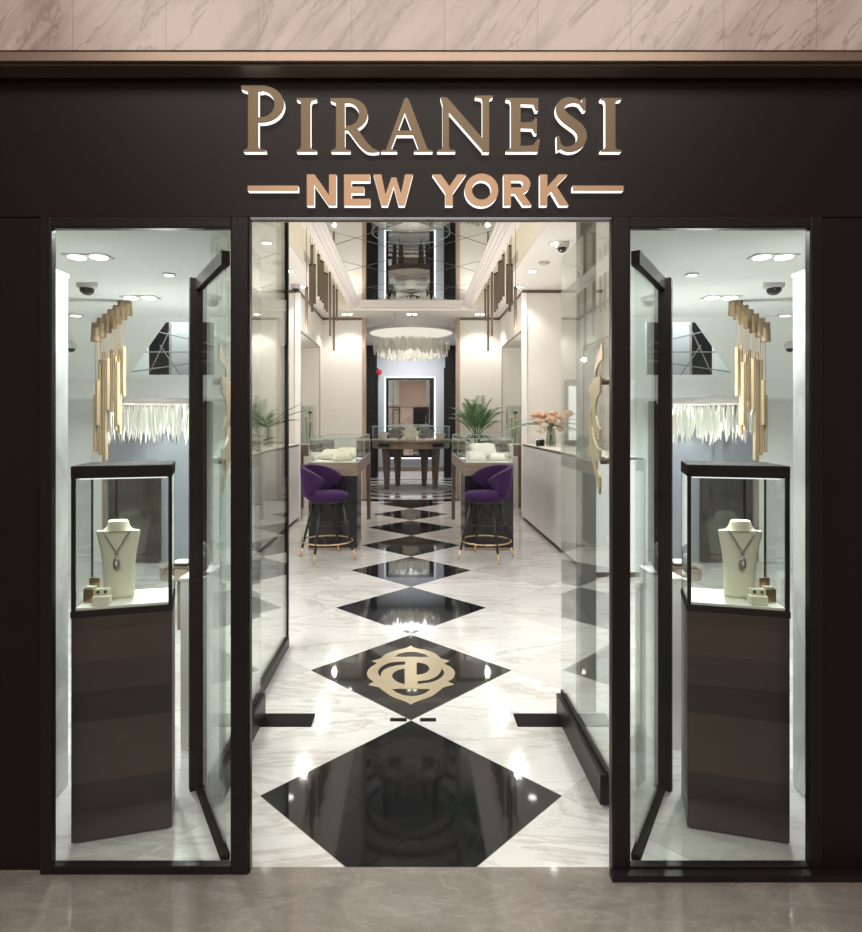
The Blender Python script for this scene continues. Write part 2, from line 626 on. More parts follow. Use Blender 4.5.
letters.append(('I', 'u', cap_i(296.6, 316.2, 301, 310.4)))
letters.append(('R', 'u', [rect(336, 344.8, T, B - 1), serif(331.2, 350, 336, 344.8, B, 3.6, True),
                            [(330.5, T), (349, T), (349, T + 5), (336, T + 5), (330.5, T + 2.6)],
                            sector(348, T + 16.2, (19.6, 16.2), (11, 11.4), 90, -100),
                            stroke([(350.5, 126), (356, 134), (362, 142.5), (368, 148.4), (373, 150.6), (379, 151.4)], [9.5, 8.6, 8, 7, 4, .8])]))
letters.append(('A', 'u', [[(404, 100), (406.4, T - 1), (409, 100), (427.4, 149), (418.5, 149), (403.4, 109)],
                            [(404, 100), (406.4, 108), (391, 149), (386.2, 149)],
                            rect(394, 417, 130.5, 135),
                            serif(381, 397, 387, 391, B, 2.6, True), serif(414, 432.6, 419, 427, B, 2.6, True)]))
letters.append(('N', 'u', [rect(442.6, 449, 104, B - 1), serif(437.4, 455.4, 442.6, 449, B, 3.2, True),
                            [(440.6, 97), (447, 97.4), (487.6, 144), (487.6, 152.4), (483, 151), (442.6, 105)],
                            rect(482.4, 489.2, 98, 152), serif(475.4, 492.8, 482.4, 489.2, 95.6, 3.6, False)]))
letters.append(('E', 'u', [rect(511, 520.6, T, B), serif(506.4, 524, 511, 520.6, B, 3.2, True), serif(506.4, 524, 511, 520.6, T, 3.2, False),
                            [(518, T), (538.2, T), (538.2, 110.5), (536, 110.5), (533.4, 104.4), (518, 103.6)],
                            [(518, 122.6), (532.4, 122), (535, 117.8), (537, 117.8), (537, 133.4), (535, 133.4), (532.4, 128.6), (518, 128)],
                            [(518, B), (538, B), (540, 139), (537.6, 139), (533, 145.4), (518, 146.2)]]))
letters.append(('S', 'u', [stroke([(583.6, 109), (580, 102.8), (573.5, 100.2), (566, 101.2), (561, 105.8), (561, 112), (565.6, 118), (572.4, 123),
                                   (579, 128.4), (582.2, 135), (580.6, 142.4), (575, 147.6), (567.4, 149.2), (561, 146.4), (558.4, 138)],
                                  [1.2, 3.2, 5.4, 7.2, 8.6, 9.4, 9.8, 10, 10, 9.6, 8.6, 7, 5.2, 3.6, 1.2]),
                            [(581.8, 99), (585.4, 97.4), (585.8, 110.4), (583.4, 110.4)],
                            [(556.8, 136), (559.4, 136), (561, 149), (557.2, 150.8)]]))
letters.append(('I', 'u', cap_i(601, 621.6, 605.6, 615.4)))
t, b = 174.4, 205.4
letters.append(('N', 'l', [rect(306.8, 314, t, b), rect(329, 336.2, t, b), [(306.8, t), (314.6, t), (336.2, b), (328.4, b)]]))
letters.append(('E', 'l', [rect(344, 351.4, t, b), rect(351, 370, t, t + 6.6), rect(351, 364, 186.6, 193), rect(351, 370, b - 6.6, b)]))
letters.append(('W', 'l', [[(373.4, t), (381.4, t), (387.6, b), (381.6, b)], [(381.6, b), (387.6, b), (396.2, t + 3), (391.4, t + 3)],
                            [(391.4, t + 3), (396.2, t + 3), (404.6, b), (398.6, b)], [(398.6, b), (404.6, b), (412.8, t), (405, t)]]))
letters.append(('Y', 'l', [[(432.4, t), (441, t), (452.2, 190), (446, 193.6)], [(457.4, t), (466, t), (452.4, 193.6), (447.6, 189)], rect(445.4, 452.8, 190, b)]))
letters.append(('O', 'l', [sector(481.6, 190, (16.8, 16.4), (9.6, 9.6), 0, 180), sector(481.6, 190, (16.8, 16.4), (9.6, 9.6), 180, 360)]))
letters.append(('R', 'l', [rect(503.8, 511, t, b), sector(519.6, 184, (10.8, 9.6), (3.6, 3.4), 90, -90), rect(510.6, 520, t, t + 6.2), rect(510.6, 520, 187.4, 193.6),
                            [(514, 192), (521.6, 191), (531.8, b), (523.4, b)]]))
letters.append(('K', 'l', [rect(540.2, 547.4, t, b), [(558.4, t), (567.6, t), (547.2, 195.6), (547.2, 187)], [(550, 189), (555.6, 184.8), (568.8, b), (559.6, b)]]))
letters.append(('dash', 'l', [rect(247.6, 298, 185.6, 190.6)]))
letters.append(('dash', 'l', [rect(573, 623.6, 185.6, 190.6)]))

YF = 2.047     # plane of the metal faces
LBL = [
    'tall gold serif letter P with lit edges, first of the upper sign row',
    'gold serif letter I with lit edges, between the P and the R of the sign',
    'gold serif letter R with lit edges in the upper sign row',
    'gold serif letter A with lit edges in the upper sign row',
    'gold serif letter N with lit edges in the upper sign row',
    'gold serif letter E with lit edges in the upper sign row',
    'gold serif letter S with lit edges in the upper sign row',
    'gold serif letter I with lit edges, last letter of the upper sign row',
    'rose gold sans letter N with lit edges in the lower sign row',
    'rose gold sans letter E with lit edges in the lower sign row',
    'rose gold sans letter W with lit edges in the lower sign row',
    'rose gold sans letter Y with lit edges in the lower sign row',
    'round rose gold letter O with lit edges in the lower sign row',
    'rose gold sans letter R with lit edges in the lower sign row',
    'rose gold sans letter K with lit edges, last letter of the lower row',
    'slim rose gold dash with lit edge, left of the lower sign row',
    'slim rose gold dash with lit edge, right of the lower sign row',
]
for (ch, row, polys), lab in zip(letters, LBL):
    k = YF / F
    P3 = [[((x - CX) * k, EYE - (y - CY) * k) for x, y in poly] for poly in polys]
    xs = [p[0] for q in P3 for p in q]
    zs = [p[1] for q in P3 for p in q]
    ox, oz = (min(xs) + max(xs)) / 2, min(zs)
    t_ = thing('sign_dash' if ch == 'dash' else 'sign_letter', lab, 'sign dash' if ch == 'dash' else 'sign letter', (ox, FY, oz),
               group='upper sign row' if row == 'u' else 'lower sign row')
    for nm, y0, y1, mt in (('letter_body', YF + .003, FY, 'glow'), ('letter_face', YF, YF + .003, 'letter_gold' if row == 'u' else 'letter_copper')):
        bm = new()
        for j, q in enumerate(P3):
            prism_xz(bm, [(p[0] - ox, p[1] - oz) for p in q], y0 - FY - j * .00012, y1 - FY)
        obj(nm, bm, mt, t_)

# ------------------------------------------------------------------ main shop shell
CE = 3.60       # soffit
HM = EYE + 2.10  # mirror
CT = EYE + 2.30  # top of the cove
TX0, TX1, TX2 = .903, 1.06, 1.42   # mirror edge, moulding outer, cove outer
TY0, TY1 = 3.6, 10.42
# flat ceiling round the tray
plate('ceiling', 'white',
      (-5, -TX2, 2.12, 11.55, CE, CE + .05), (TX2, 5, 2.12, 11.55, CE, CE + .05),
      (-TX2, TX2, 2.12, TY0, CE, CE + .05), (-TX2, TX2, TY1 + .72, 11.55, CE, CE + .05),
      (-2.4, 2.4, 11.55, 17, CE, CE + .05))
# cove box above
plate('ceiling_cove', 'cove',
      (-TX2 - .02, TX2 + .02, TY0 - .02, TY1 + .74, CT + .25, CT + .28),
      (-TX2 - .02, -TX2, TY0, TY1 + .72, CE + .05, CT + .25), (TX2, TX2 + .02, TY0, TY1 + .72, CE + .05, CT + .25),
      (-TX2, TX2, TY1 + .72, TY1 + .74, CE + .05, CT + .25), (-TX2, TX2, TY0 - .02, TY0, CE + .05, CT + .25))
# stepped plaster moulding hung round the mirror
bm = new()
prof = [(TX0, HM), (TX0, HM - .006), (TX0 + .035, HM - .008), (TX0 + .037, HM - .020), (TX0 + .085, HM - .022), (TX0 + .087, HM - .034), (TX0 + .125, HM - .036), (TX0 + .127, CE), (TX1 + .05, CE), (TX1 + .05, CT + .1), (TX0, CT + .1)]
for s in (-1, 1):
    slab(bm, [(s * x, TY0, z) for x, z in prof], (0, TY1 + .50 - TY0, 0))
far = [(TY1 + (x - TX0) * 2.6, z) for x, z in prof]
slab(bm, [(-TX0, y, z) for y, z in far], (2 * TX0, 0, 0))
near = [(TY0 - (x - TX0) + .14, z) for x, z in prof]
slab(bm, [(-TX0, y, z) for y, z in near], (2 * TX0, 0, 0))
struct('trim_6', bm, 'moulding')
bm = new(); box(bm, -TX0, TX0, TY0 + .1, TY1, HM, HM + .02)
struct('ceiling_mirror', bm, 'mirror_tiles')
# led strips lying on the moulding, shining up into the cove
for s in (-1, 1):
    bm = new(); box(bm, min(s * (TX1 + .055), s * (TX1 + .075)), max(s * (TX1 + .055), s * (TX1 + .075)), TY0 + .3, TY1, CT + .06, CT + .09)
    o = obj('cove_light_strip', bm, 'covelight')
    tag(o, 'warm LED strip hidden in the ceiling cove on the %s of the mirror' % ('left' if s < 0 else 'right'), 'light strip')
bm = new(); box(bm, -TX1, TX1, TY1 + .56, TY1 + .58, CT + .06, CT + .09)
tag(obj('cove_light_strip', bm, 'covelight'), 'warm LED strip in the cove at the far end of the mirror', 'light strip')

SW = 1.76       # side walls of the rear half
# front facing returns of the niches, side walls with openings, rear wall
NY0, NY1, NH = 9.56, 11.55, 2.96
for s, side in ((-1, 'left'), (1, 'right')):
    def bb(x0, x1, *r):
        return (min(s * x0, s * x1), max(s * x0, s * x1), *r)
    plate('wall_' + side, 'cream',
          bb(SW, 3.0, 9.40, 9.44, 0, CE),
          bb(SW, SW + .10, 9.44, NY0, 0, CE), bb(SW, SW + .10, NY1, 11.9, 0, CE), bb(SW, SW + .10, NY0, NY1, NH, CE),
          bb(SW + .10, 2.3, NY0 - .03, NY0, 0, NH), bb(SW + .10, 2.3, NY1, NY1 + .03, 0, NH),
          bb(2.3, 2.34, NY0, NY1, 0, NH), bb(SW + .10, 2.3, NY0, NY1, NH, NH + .03))
    plate('wall_rear_' + side, 'cream', bb(.97, SW, 11.9, 12.1, 0, CE))
    plate('trim_7' if s < 0 else 'trim_8', 'oakedge', bb(.90, .97, 11.89, 12.1, 0, CE))
    # thin bronze line under the ceiling and round the opening
    plate('trim_9' if s < 0 else 'trim_10', 'trimdark',
          bb(SW - .012, SW, 9.40, 11.9, CE - .045, CE), bb(.97, SW, 11.885, 11.9, CE - .05, CE), bb(SW - .02, 3.0, 9.385, 9.40, CE - .045, CE),
          bb(SW - .01, SW, NY0 - .03, NY0, 0, NH), bb(SW - .01, SW, NY1, NY1 + .03, 0, NH), bb(SW - .01, SW, NY0 - .03, NY1 + .03, NH, NH + .03),
          bb(SW - .006, SW + .02, 9.39, 9.40, 1.2, CE))
    # white pilaster at the end of the counter
    plate('trim_11' if s < 0 else 'trim_12', 'lacquer', bb(SW - .035, SW + .05, 9.36, 9.384, 0, CE - .05))
    # rear room beside the counter and niche back walls
    plate('wall_niche_' + side, 'cream', bb(3.0, 3.05, 6.705, 9.395, 0, CE))
    plate('wall_alcove_' + side, 'bluegrey', bb(1.9, 1.95, 12.1, 16.6, 0, CE))
    plate('trim_13' if s < 0 else 'trim_14', 'blackpanel', bb(.93, 1.9, 16.3, 16.5, 0, CE), bb(.90, .925, 16.36, 16.5, 0, 3.0))
plate('wall_back', 'bluegrey', (-1.95, 1.95, 16.5, 16.6, 0, CE))
plate('baseboard_back', 'oak', (-.93, .93, 16.42, 16.5, .17, .29))
plate('baseboard_back_lower', 'lacquer', (-.93, .93, 16.40, 16.5, 0, .17))

# ------------------------------------------------------------------ counters in the niches
for s, y0 in ((-1, 6.72), (1, 5.95)):
    side = 'left' if s < 0 else 'right'
    t_ = thing('counter_cabinet', 'low white lacquered wall counter with %s along the %s shop wall' % (('a leafy vase on it' if s < 0 else 'peach roses on it'), side), 'counter', (s * 1.75, y0, 0))
    ln = 9.355 - y0
    n = 4 if s > 0 else 3

    def b2(bm, x0, x1, *r):
        box(bm, min(s * x0, s * x1), max(s * x0, s * x1), *r)
    bm = new(); b2(bm, .02, .55, 0, ln, .05, 1.165); obj('body', bm, 'lacquer', t_)
    bm = new(); b2(bm, .03, .55, .01, ln - .01, 0, .05); obj('plinth', bm, 'trimdark', t_)
    bm = new(); b2(bm, -.005, .56, 0, ln, 1.165, 1.185); obj('top_edge', bm, 'trimdark', t_)
    bm = new(); b2(bm, .0, .56, 0, ln, 1.185, 1.195); obj('countertop', bm, 'cream', t_)
    for k in range(n):
        a, b = ln * k / n + .002, ln * (k + 1) / n - .002
        bm = new(); b2(bm, 0, .02, a, b, .06, 1.16); obj('door', bm, 'lacquer', t_)


# ------------------------------------------------------------------ doors
def glass_door(name, s):
    r = sroot(name)
    xi = .758
    xg = xi + .03

    def b2(bm, x0, x1, *q, mt=None):
        box(bm, min(s * x0, s * x1), max(s * x0, s * x1), *q)
    y0, y1 = 2.403, 3.13
    bm = new()
    b2(bm, xi, xi + .058, y0, y1, .012, .132)
    b2(bm, xi - .001, xi + .004, y0 + .05, y0 + .075, .05, .085)
    obj('bottom_rail', bm, 'grey' if 0 else 'frame', r, bevel=.003)
    bm = new(); b2(bm, xi + .022, xi + .036, y0, y1, .132, .150); obj('glass_seat', bm, 'frame', r)
    bm = new(); b2(bm, xg - .005, xg + .005, y0 - .03, y1, .150, 2.40); obj('door_pane', bm, 'doorglass', r)
    # half of the round monogram as the pull handle, standing off the glass
    px = [(257, 68), (246, 100), (232, 140), (220, 185), (216, 225), (217, 255), (198, 288), (180, 324), (191, 350), (196, 378), (187, 430), (181, 500), (184, 560), (190, 612),
          (178, 645), (192, 690), (206, 732), (219, 790), (232, 868), (240, 900), (244, 862), (243, 805), (228, 770), (224, 716), (243, 716),
          (243, 655), (226, 640), (207, 590), (198, 530), (195, 470), (198, 420), (203, 470), (211, 540), (224, 580), (243, 600), (243, 542), (230, 520), (220, 470), (219, 420), (228, 370), (243, 345), (246, 250), (219, 262),
          (222, 225), (236, 186), (258, 160)]
    pts = []
    for x, y in px:
        X, Yp = 555 + x / 5.477, 330 + y / 5.477
        d = .745 * F / (X - CX)
        pts.append((s * .745, d, EYE - (Yp - CY) / F * d))
    bm = new(); slab(bm, pts, (s * .008, 0, 0))
    h = obj('pull_handle', bm, 'champagne', r)
    for z in (EYE + .157, EYE - .157):
        bm = new(); tube(bm, [(s * .753, 2.378, z), (s * .783, 2.378, z)], .014, 12)
        obj('standoff', bm, 'bronze_tube', h, smooth=True)
    return r


glass_door('door_1', -1)
glass_door('door_2', 1)
for s, side in ((-1, 'left'), (1, 'right')):
    bm = new(); x0, x1 = (.505, .80) if s < 0 else (.54, .84)
    box(bm, min(s * x0, s * x1), max(s * x0, s * x1), 3.04, 3.17, .0, .006)
    tag(obj('door_pivot_plate', bm, 'bayframe', bevel=.001), 'black floor plate under the pivot of the %s glass door' % side, 'floor plate')
    bm = new(); x0, x1 = (.022, .108) if s < 0 else (.047, .13)
    box(bm, min(s * x0, s * x1), max(s * x0, s * x1), 3.095, 3.125, .0, .004)
    box(bm, min(s * (x0 + .02), s * (x1 - .02)), max(s * (x0 + .02), s * (x1 - .02)), 3.104, 3.116, .004, .006)
    tag(obj('floor_bolt_plate', bm, 'bayframe'), 'small bolt plate at the floor joint, %s one of the middle pair' % side, 'floor plate')
# fixed glass beside the left door with its end post
r = sroot('window_3')
x = -.852
bm = new(); box(bm, x - .012, x + .012, 4.10, 4.13, 0, 3.55); obj('end_post', bm, 'frame', r)
bm = new(); box(bm, x - .02, x + .02, 3.20, 4.10, .012, .075); obj('bottom_rail', bm, 'frame', r)
bm = new(); box(bm, x - .006, x + .006, 3.20, 4.10, .075, 3.55); obj('window_pane', bm, 'doorglass', r)
plate('trim_15', 'grey', (.90, .985, 3.19, 3.27, 0, CE))  # grey post at the right pivot imitates a band reflected in the door

# ------------------------------------------------------------------ floor monogram
def emblem():
    """flat brass plate: silhouette with six openings; drawn in floor coordinates"""
    sil = [(418, 118), (440, 132), (470, 141), (520, 149), (560, 160), (600, 178), (622, 194), (645, 216), (712, 232), (668, 254), (720, 280), (744, 305), (750, 325), (745, 348), (735, 365), (695, 388), (745, 410), (660, 432), (638, 452), (610, 475), (575, 497), (530, 515), (470, 535), (440, 548), (418, 562),
           (398, 548), (370, 535), (300, 512), (262, 493), (230, 470), (202, 450), (180, 432), (95, 412), (140, 390), (105, 365), (92, 345), (90, 325), (96, 304), (115, 282), (165, 250), (125, 235), (195, 214), (208, 198), (225, 185), (255, 171), (290, 160), (330, 148), (370, 140), (398, 130)]
    holes = [[(295, 201), (330, 180), (380, 168), (418, 165), (460, 168), (520, 182), (558, 203), (500, 205), (420, 202), (350, 204)],
             [(275, 445), (340, 441), (420, 442), (500, 442), (568, 445), (545, 463), (520, 478), (470, 494), (420, 498), (360, 490), (310, 470)],
             [(375, 237), (375, 262), (335, 264), (300, 270), (262, 279), (235, 290), (212, 304), (198, 320), (192, 352), (178, 338), (172, 318), (178, 298), (200, 275), (230, 258), (265, 246), (320, 239)],
             [(372, 290), (372, 408), (348, 403), (325, 395), (298, 377), (280, 356), (278, 345), (282, 330), (298, 314), (330, 299)],
             [(462, 245), (462, 338), (510, 331), (535, 321), (551, 307), (556, 295), (553, 278), (540, 264), (515, 252), (490, 247)],
             [(648, 290), (660, 302), (668, 320), (664, 338), (650, 354), (628, 370), (600, 384), (560, 396), (510, 403), (470, 405), (468, 386), (540, 378), (575, 368), (605, 353), (630, 332), (642, 312)]]

    def fl(q):
        x, y = 355 + q[0] / 7.496, 630 + q[1] / 7.494
        d = EYE * F / (y - CY)
        return Vector(((x - CX) / F * d, d - 3.72, 0))
    loops = [[fl(q) for q in l] for l in [sil] + holes]
    from mathutils.geometry import tessellate_polygon
    tri = tessellate_polygon(loops)
    bm = bmesh.new()
    h = .002
    flat = [p for l in loops for p in l]
    a = [bm.verts.new((p.x, p.y, .0)) for p in flat]
    b = [bm.verts.new((p.x, p.y, h)) for p in flat]
    for t in tri:
        bm.faces.new([b[i] for i in t])
    k = 0
    for l in loops:
        n = len(l)
        for i in range(n):
            bm.faces.new((a[k + i], a[k + (i + 1) % n], b[k + (i + 1) % n], b[k + i]))
        k += n
    return bm


o = obj('floor_emblem', emblem(), 'inlay')
o.location = (0, 3.72, 0)
tag(o, 'brass monogram in a pointed quatrefoil set in the second black floor diamond', 'floor emblem')


# ------------------------------------------------------------------ furniture
def display_table(s):
    side = 'left' if s < 0 else 'right'
    x0, x1 = .64, 1.23
    y0, y1 = 7.15, 9.5
    t_ = thing('display_table', 'oak display table with black pedestal and glass case, behind the %s purple stool' % side, 'display table', (s * x0, y0, 0))
    w, d = x1 - x0, y1 - y0

    def b2(bm, a0, a1, *q):
        box(bm, min(s * a0, s * a1), max(s * a0, s * a1), *q)
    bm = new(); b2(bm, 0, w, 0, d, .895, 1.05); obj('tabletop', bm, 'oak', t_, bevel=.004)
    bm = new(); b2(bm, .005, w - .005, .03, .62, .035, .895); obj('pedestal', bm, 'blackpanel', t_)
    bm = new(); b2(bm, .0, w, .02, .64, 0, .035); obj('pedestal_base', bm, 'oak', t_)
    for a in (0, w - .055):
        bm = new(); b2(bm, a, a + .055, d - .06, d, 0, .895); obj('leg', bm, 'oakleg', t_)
    bm = new(); b2(bm, .03, w - .03, .03, d - .03, 1.05, 1.058); obj('display_bed', bm, 'silk', t_)
    g = 1.335
    bm = new()
    e = .006
    b2(bm, .012, w - .012, .012, .012 + e, 1.05, g)
    b2(bm, .012, w - .012, d - .012 - e, d - .012, 1.05, g)
    b2(bm, .012, .012 + e, .02, d - .02, 1.05, g)
    b2(bm, w - .012 - e, w - .012, .02, d - .02, 1.05, g)
    b2(bm, .012, w - .012, .012, d - .012, g, g + e)
    c = obj('glass_case', bm, 'caseglass', t_)
    bm = new()
    k = .010
    for a in (.008, w - .008 - k):
        for q in (.008, d * .5, d - .008 - k):
            b2(bm, a, a + k, q, q + k, 1.05, g + .006)
        b2(bm, a, a + k, .008, d - .008, g, g + k)
    for q in (.008, d - .008 - k):
        b2(bm, .008, w - .008, q, q + k, g, g + k)
    obj('case_edge', bm, 'glassedge', c)
    return t_


for s in (-1, 1):
    display_table(s)


def cushion(bm, c, sx, sy, sz, tilt=0.0, rz=0.0):
    m = Matrix.Translation(c) @ Matrix.Rotation(rz, 4, 'Z') @ Matrix.Rotation(tilt, 4, 'X')
    n = 10
    g = [[None] * (n + 1) for _ in range(n + 1)]
    h = [[None] * (n + 1) for _ in range(n + 1)]
    for i in range(n + 1):
        for j in range(n + 1):
            u, v = i / n * 2 - 1, j / n * 2 - 1
            k = (max(0, 1 - u ** 4) * max(0, 1 - v ** 4)) ** .5
            pin = 1 - .08 * (1 - abs(u * v))
            g[i][j] = bm.verts.new(m @ Vector((u * sx * pin, v * sy * pin, sz * .5 + sz * .5 * k)))
            h[i][j] = bm.verts.new(m @ Vector((u * sx * pin, v * sy * pin, sz * .5 - sz * .5 * k * .6)))
    for q in (g, h):
        for i in range(n):
            for j in range(n):
                bm.faces.new((q[i][j], q[i + 1][j], q[i + 1][j + 1], q[i][j + 1]))
    bmesh.ops.remove_doubles(bm, verts=bm.verts[:], dist=.0004)


CU = [  # side, x, y, tilt, rz, sizes, label
    (-1, .86, 7.42, .35, .3, (.13, .10, .10), 'cream jewellery cushion at the front of the left glass case'),
    (-1, 1.02, 7.66, .5, -.4, (.14, .10, .11), 'cream jewellery cushion left of the middle in the left glass case'),
    (-1, .85, 8.0, .45, .1, (.15, .11, .12), 'tall cream cushion further back in the left glass case'),
    (1, .805, 7.43, .5, .1, (.12, .11, .07), 'white tilted jewellery cushion at the front of the right glass case'),
    (1, 1.075, 7.47, .25, -.1, (.12, .10, .08), 'white jewellery cushion near the right end of the right glass case'),
    (1, .95, 7.95, .6, .15, (.19, .16, .12), 'big white silk cushion behind the others in the right glass case'),
]
for s, x, y, tl, rz, (a, b_, c_), lab in CU:
    bm = new(); cushion(bm, (0, 0, .5 * b_ * sin(tl)), a, b_, c_, tl, rz)
    zmin = min(v.co.z for v in bm.verts)
    o = obj('display_cushion', bm, 'silk' if s > 0 else 'suede', smooth=True)
    o.location = (s * x, y, 1.0585 - zmin)
    tag(o, lab, 'cushion')


def bar_stool(s):
    side = 'left' if s < 0 else 'right'
    cx = -.945 if s < 0 else .845
    t_ = thing('bar_stool', 'purple velvet bar stool with black legs at the %s display table' % side, 'bar stool', (cx, 6.77, 0), 0)
    # local: stool faces +X turned a little to the front; mirrored for the other side
    ph = R(-14)

    def P(a, r_, z):
        return Vector((-s * r_ * cos(a), r_ * sin(a), z))
    # seat
    bm = new()
    lathe(bm, [(0, .665), (.20, .665), (.228, .675), (.240, .70), (.238, .725), (.222, .745), (.18, .757), (.09, .762), (0, .763)], 32)
    obj('seat', bm, 'velvet', t_, smooth=True)
    bm = new(); lathe(bm, [(0, .635), (.195, .635), (.205, .645), (.205, .664), (0, .664)], 28); obj('seat_frame', bm, 'blackmetal', t_)
    # wrap round back
    bm = new()
    nA, nZ = 36, 8
    outer, inner = [], []
    rim = []
    for i in range(nA + 1):
        u = i / nA * 2 - 1
        th = u * R(104)
        au = abs(u)
        top = 1.045 - .055 * au ** 2 - .075 * au ** 3.5
        bot = .70 + .0 * au + (.17 * max(0, (au - .35) / .65) ** 1.6)
        a = ph + pi + th
        co, ci = [], []
        for j in range(nZ + 1):
            v = j / nZ
            z = bot + (top - bot) * v
            ro = .252 + .045 * ((z - .70) / .34) + .004
            bulge = .012 * sin(pi * v)
            co.append(bm.verts.new(P(a, ro + bulge, z)))
            ci.append(bm.verts.new(P(a, ro - .048 - bulge * .6, z)))
        outer.append(co)
        inner.append(ci)
        rim.append(P(a, .252 + .045 * ((top - .70) / .34) + .004 - .004, top + .002))
    for i in range(nA):
        for j in range(nZ):
            bm.faces.new((outer[i][j], outer[i + 1][j], outer[i + 1][j + 1], outer[i][j + 1]))
            bm.faces.new((inner[i][j], inner[i][j + 1], inner[i + 1][j + 1], inner[i + 1][j]))
        bm.faces.new((outer[i][nZ], outer[i + 1][nZ], inner[i + 1][nZ], inner[i][nZ]))
        bm.faces.new((outer[i][0], inner[i][0], inner[i + 1][0], outer[i + 1][0]))
    for i in (0, nA):
        for j in range(nZ):
            bm.faces.new((outer[i][j], outer[i][j + 1], inner[i][j + 1], inner[i][j]))
    bk = obj('backrest', bm, 'velvet', t_, smooth=True, bevel=.012, seg=3)
    bm = new(); tube(bm, rim, .006, 6); obj('piping', bm, 'piping', bk, smooth=True)
    # legs
    for a in (167, 252, 346, 74):
        a = R(a)
        top, foot = Vector((-s * .165 * cos(a), .165 * sin(a), .64)), Vector((-s * .33 * cos(a), .33 * sin(a), 0))
        k = .17
        mid = foot.lerp(top, k)
        bm = new(); tube(bm, [mid, top], [.013, .019], 10)
        lg = obj('leg', bm, 'blackmetal', t_, smooth=True)
        bm = new(); tube(bm, [foot + Vector((0, 0, .001)), mid], [.010, .0135], 10)
        obj('foot_cap', bm, 'brass', lg, smooth=True)
    # foot rest ring
    bm = new(); tube(bm, [(-s * .282 * cos(q), .282 * sin(q), .205) for q in [2 * pi * i / 40 for i in range(40)]], .0085, 8, closed=True)
    obj('footrest', bm, 'brass', t_, smooth=True)
    bm = new(); tube(bm, [(-s * .222 * cos(q), .222 * sin(q), .40) for q in [2 * pi * i / 40 for i in range(40)]], .006, 6, closed=True)
    obj('stretcher_ring', bm, 'blackmetal', t_, smooth=True)
    return t_


bar_stool(-1)
bar_stool(1)

# ------------------------------------------------------------------ round counter in the alcove
RY = 13.75
t_ = thing('round_counter', 'round oak display counter with glass top and four tapered legs under the feather chandelier', 'display counter', (0, RY, 0))
TH = 1.13
bm = new(); lathe(bm, [(0, .94), (.86, .94), (.88, .95), (.88, 1.085), (.93, 1.09), (.93, TH), (0, TH)], 56); obj('top', bm, 'oak', t_)
for px_, py_ in ((-.55, -.42), (.55, -.42), (-.32, .36), (.32, .36)):
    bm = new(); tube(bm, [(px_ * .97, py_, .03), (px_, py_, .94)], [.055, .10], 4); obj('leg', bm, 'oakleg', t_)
for a in (-132, -48):
    bm = new(); box(bm, -.16, .16, -.008, .008, -.035, .035, Matrix.Rotation(R(a + 90), 4, 'Z') @ Matrix.Translation((0, 0, 0)))
    for v in bm.verts:
        v.co += Vector((.885 * cos(R(a)), .885 * sin(R(a)), 1.02))
    obj('drawer_slot', bm, 'blackpanel', t_)
bm = new(); lathe(bm, [(.90, TH + .001), (.90, 1.43), (.895, 1.432), (0, 1.435)], 48); cs = obj('glass_case', bm, 'caseglass', t_)
bm = new()
tube(bm, [(.90 * cos(2 * pi * i / 48), .90 * sin(2 * pi * i / 48), 1.432) for i in range(48)], .006, 6, closed=True)
obj('case_edge', bm, 'glassedge', cs)
bm = new(); lathe(bm, [(0, 0), (.72, 0), (.72, .03), (0, .03)], 40); o = obj('stone_base', bm, 'planter', t_)


def bust(bm, h, w, flare=1.0, n=16):
    """necklace display bust: leaning slab that narrows to a neck"""
    prof = [(0.0, .40), (.01, .42), (.3, .42), (.5, .45), (.68, .52), (.80, .575), (.86, .60), (.868, .54), (.862, .44), (.885, .36), (.93, .29), (.97, .28), (.992, .255), (1.0, .20)]
    rings = []
    for z, r_ in prof:
        dp = .17 + .10 * (z > .861)
        lean = .10 * w * z
        ring = []
        for k in range(n):
            a = 2 * pi * k / n
            ring.append(bm.verts.new((w * r_ * cos(a), -lean + w * dp * (sin(a) if sin(a) < 0 else .5 * sin(a)) * (1 if z < .861 else .85), z * h)))
        rings.append(ring)
    for q, w_ in zip(rings, rings[1:]):
        for k in range(n):
            bm.faces.new((q[k], q[(k + 1) % n], w_[(k + 1) % n], w_[k]))
    bm.faces.new(rings[0][::-1])
    bm.faces.new(rings[-1])


STD = [(0.0, -.55, .24, .36, 'suede', 'cream necklace bust at the front middle of the round counter'),
       (-.36, -.34, .25, .27, 'velour', 'grey necklace bust left of the middle in the round counter'),
       (.38, -.34, .25, .27, 'velour', 'grey necklace bust right of the middle in the round counter'),
       (-.62, -.25, .18, .2, 'silk', 'small white stand near the left edge of the round counter'),
       (.66, -.22, .16, .22, 'suede', 'low cream stand near the right edge of the round counter')]
for x, y, h, w, mt, lab in STD:
    bm = new(); bust(bm, h, w)
    o = obj('jewelry_bust', bm, mt, smooth=True)
    o.location = (x, RY + y, TH + .001)
    tag(o, lab, 'jewelry bust')
for i, (x, y, lab) in enumerate(((-.16, -.70, 'small cream ring stand left of the middle bust on the round counter'), (.15, -.70, 'small cream ring stand right of the middle bust on the round counter'),
                                 (-.40, -.64, 'flat cream jewellery tray at the left front of the round counter'), (.40, -.64, 'flat cream jewellery tray at the right front of the round counter'))):
    bm = new()
    if i < 2:
        lathe(bm, [(0, 0), (.055, 0), (.05, .02), (.03, .05), (.035, .08), (0, .085)], 16)
    else:
        box(bm, -.13, .13, -.05, .05, 0, .025)
        cushion(bm, (0, 0, .025), .11, .04, .02)
    o = obj('ring_stand' if i < 2 else 'jewelry_tray', bm, 'silk', smooth=i < 2)
    o.location = (x, RY + y, TH + .001)
    tag(o, lab, 'ring stand' if i < 2 else 'jewelry tray')

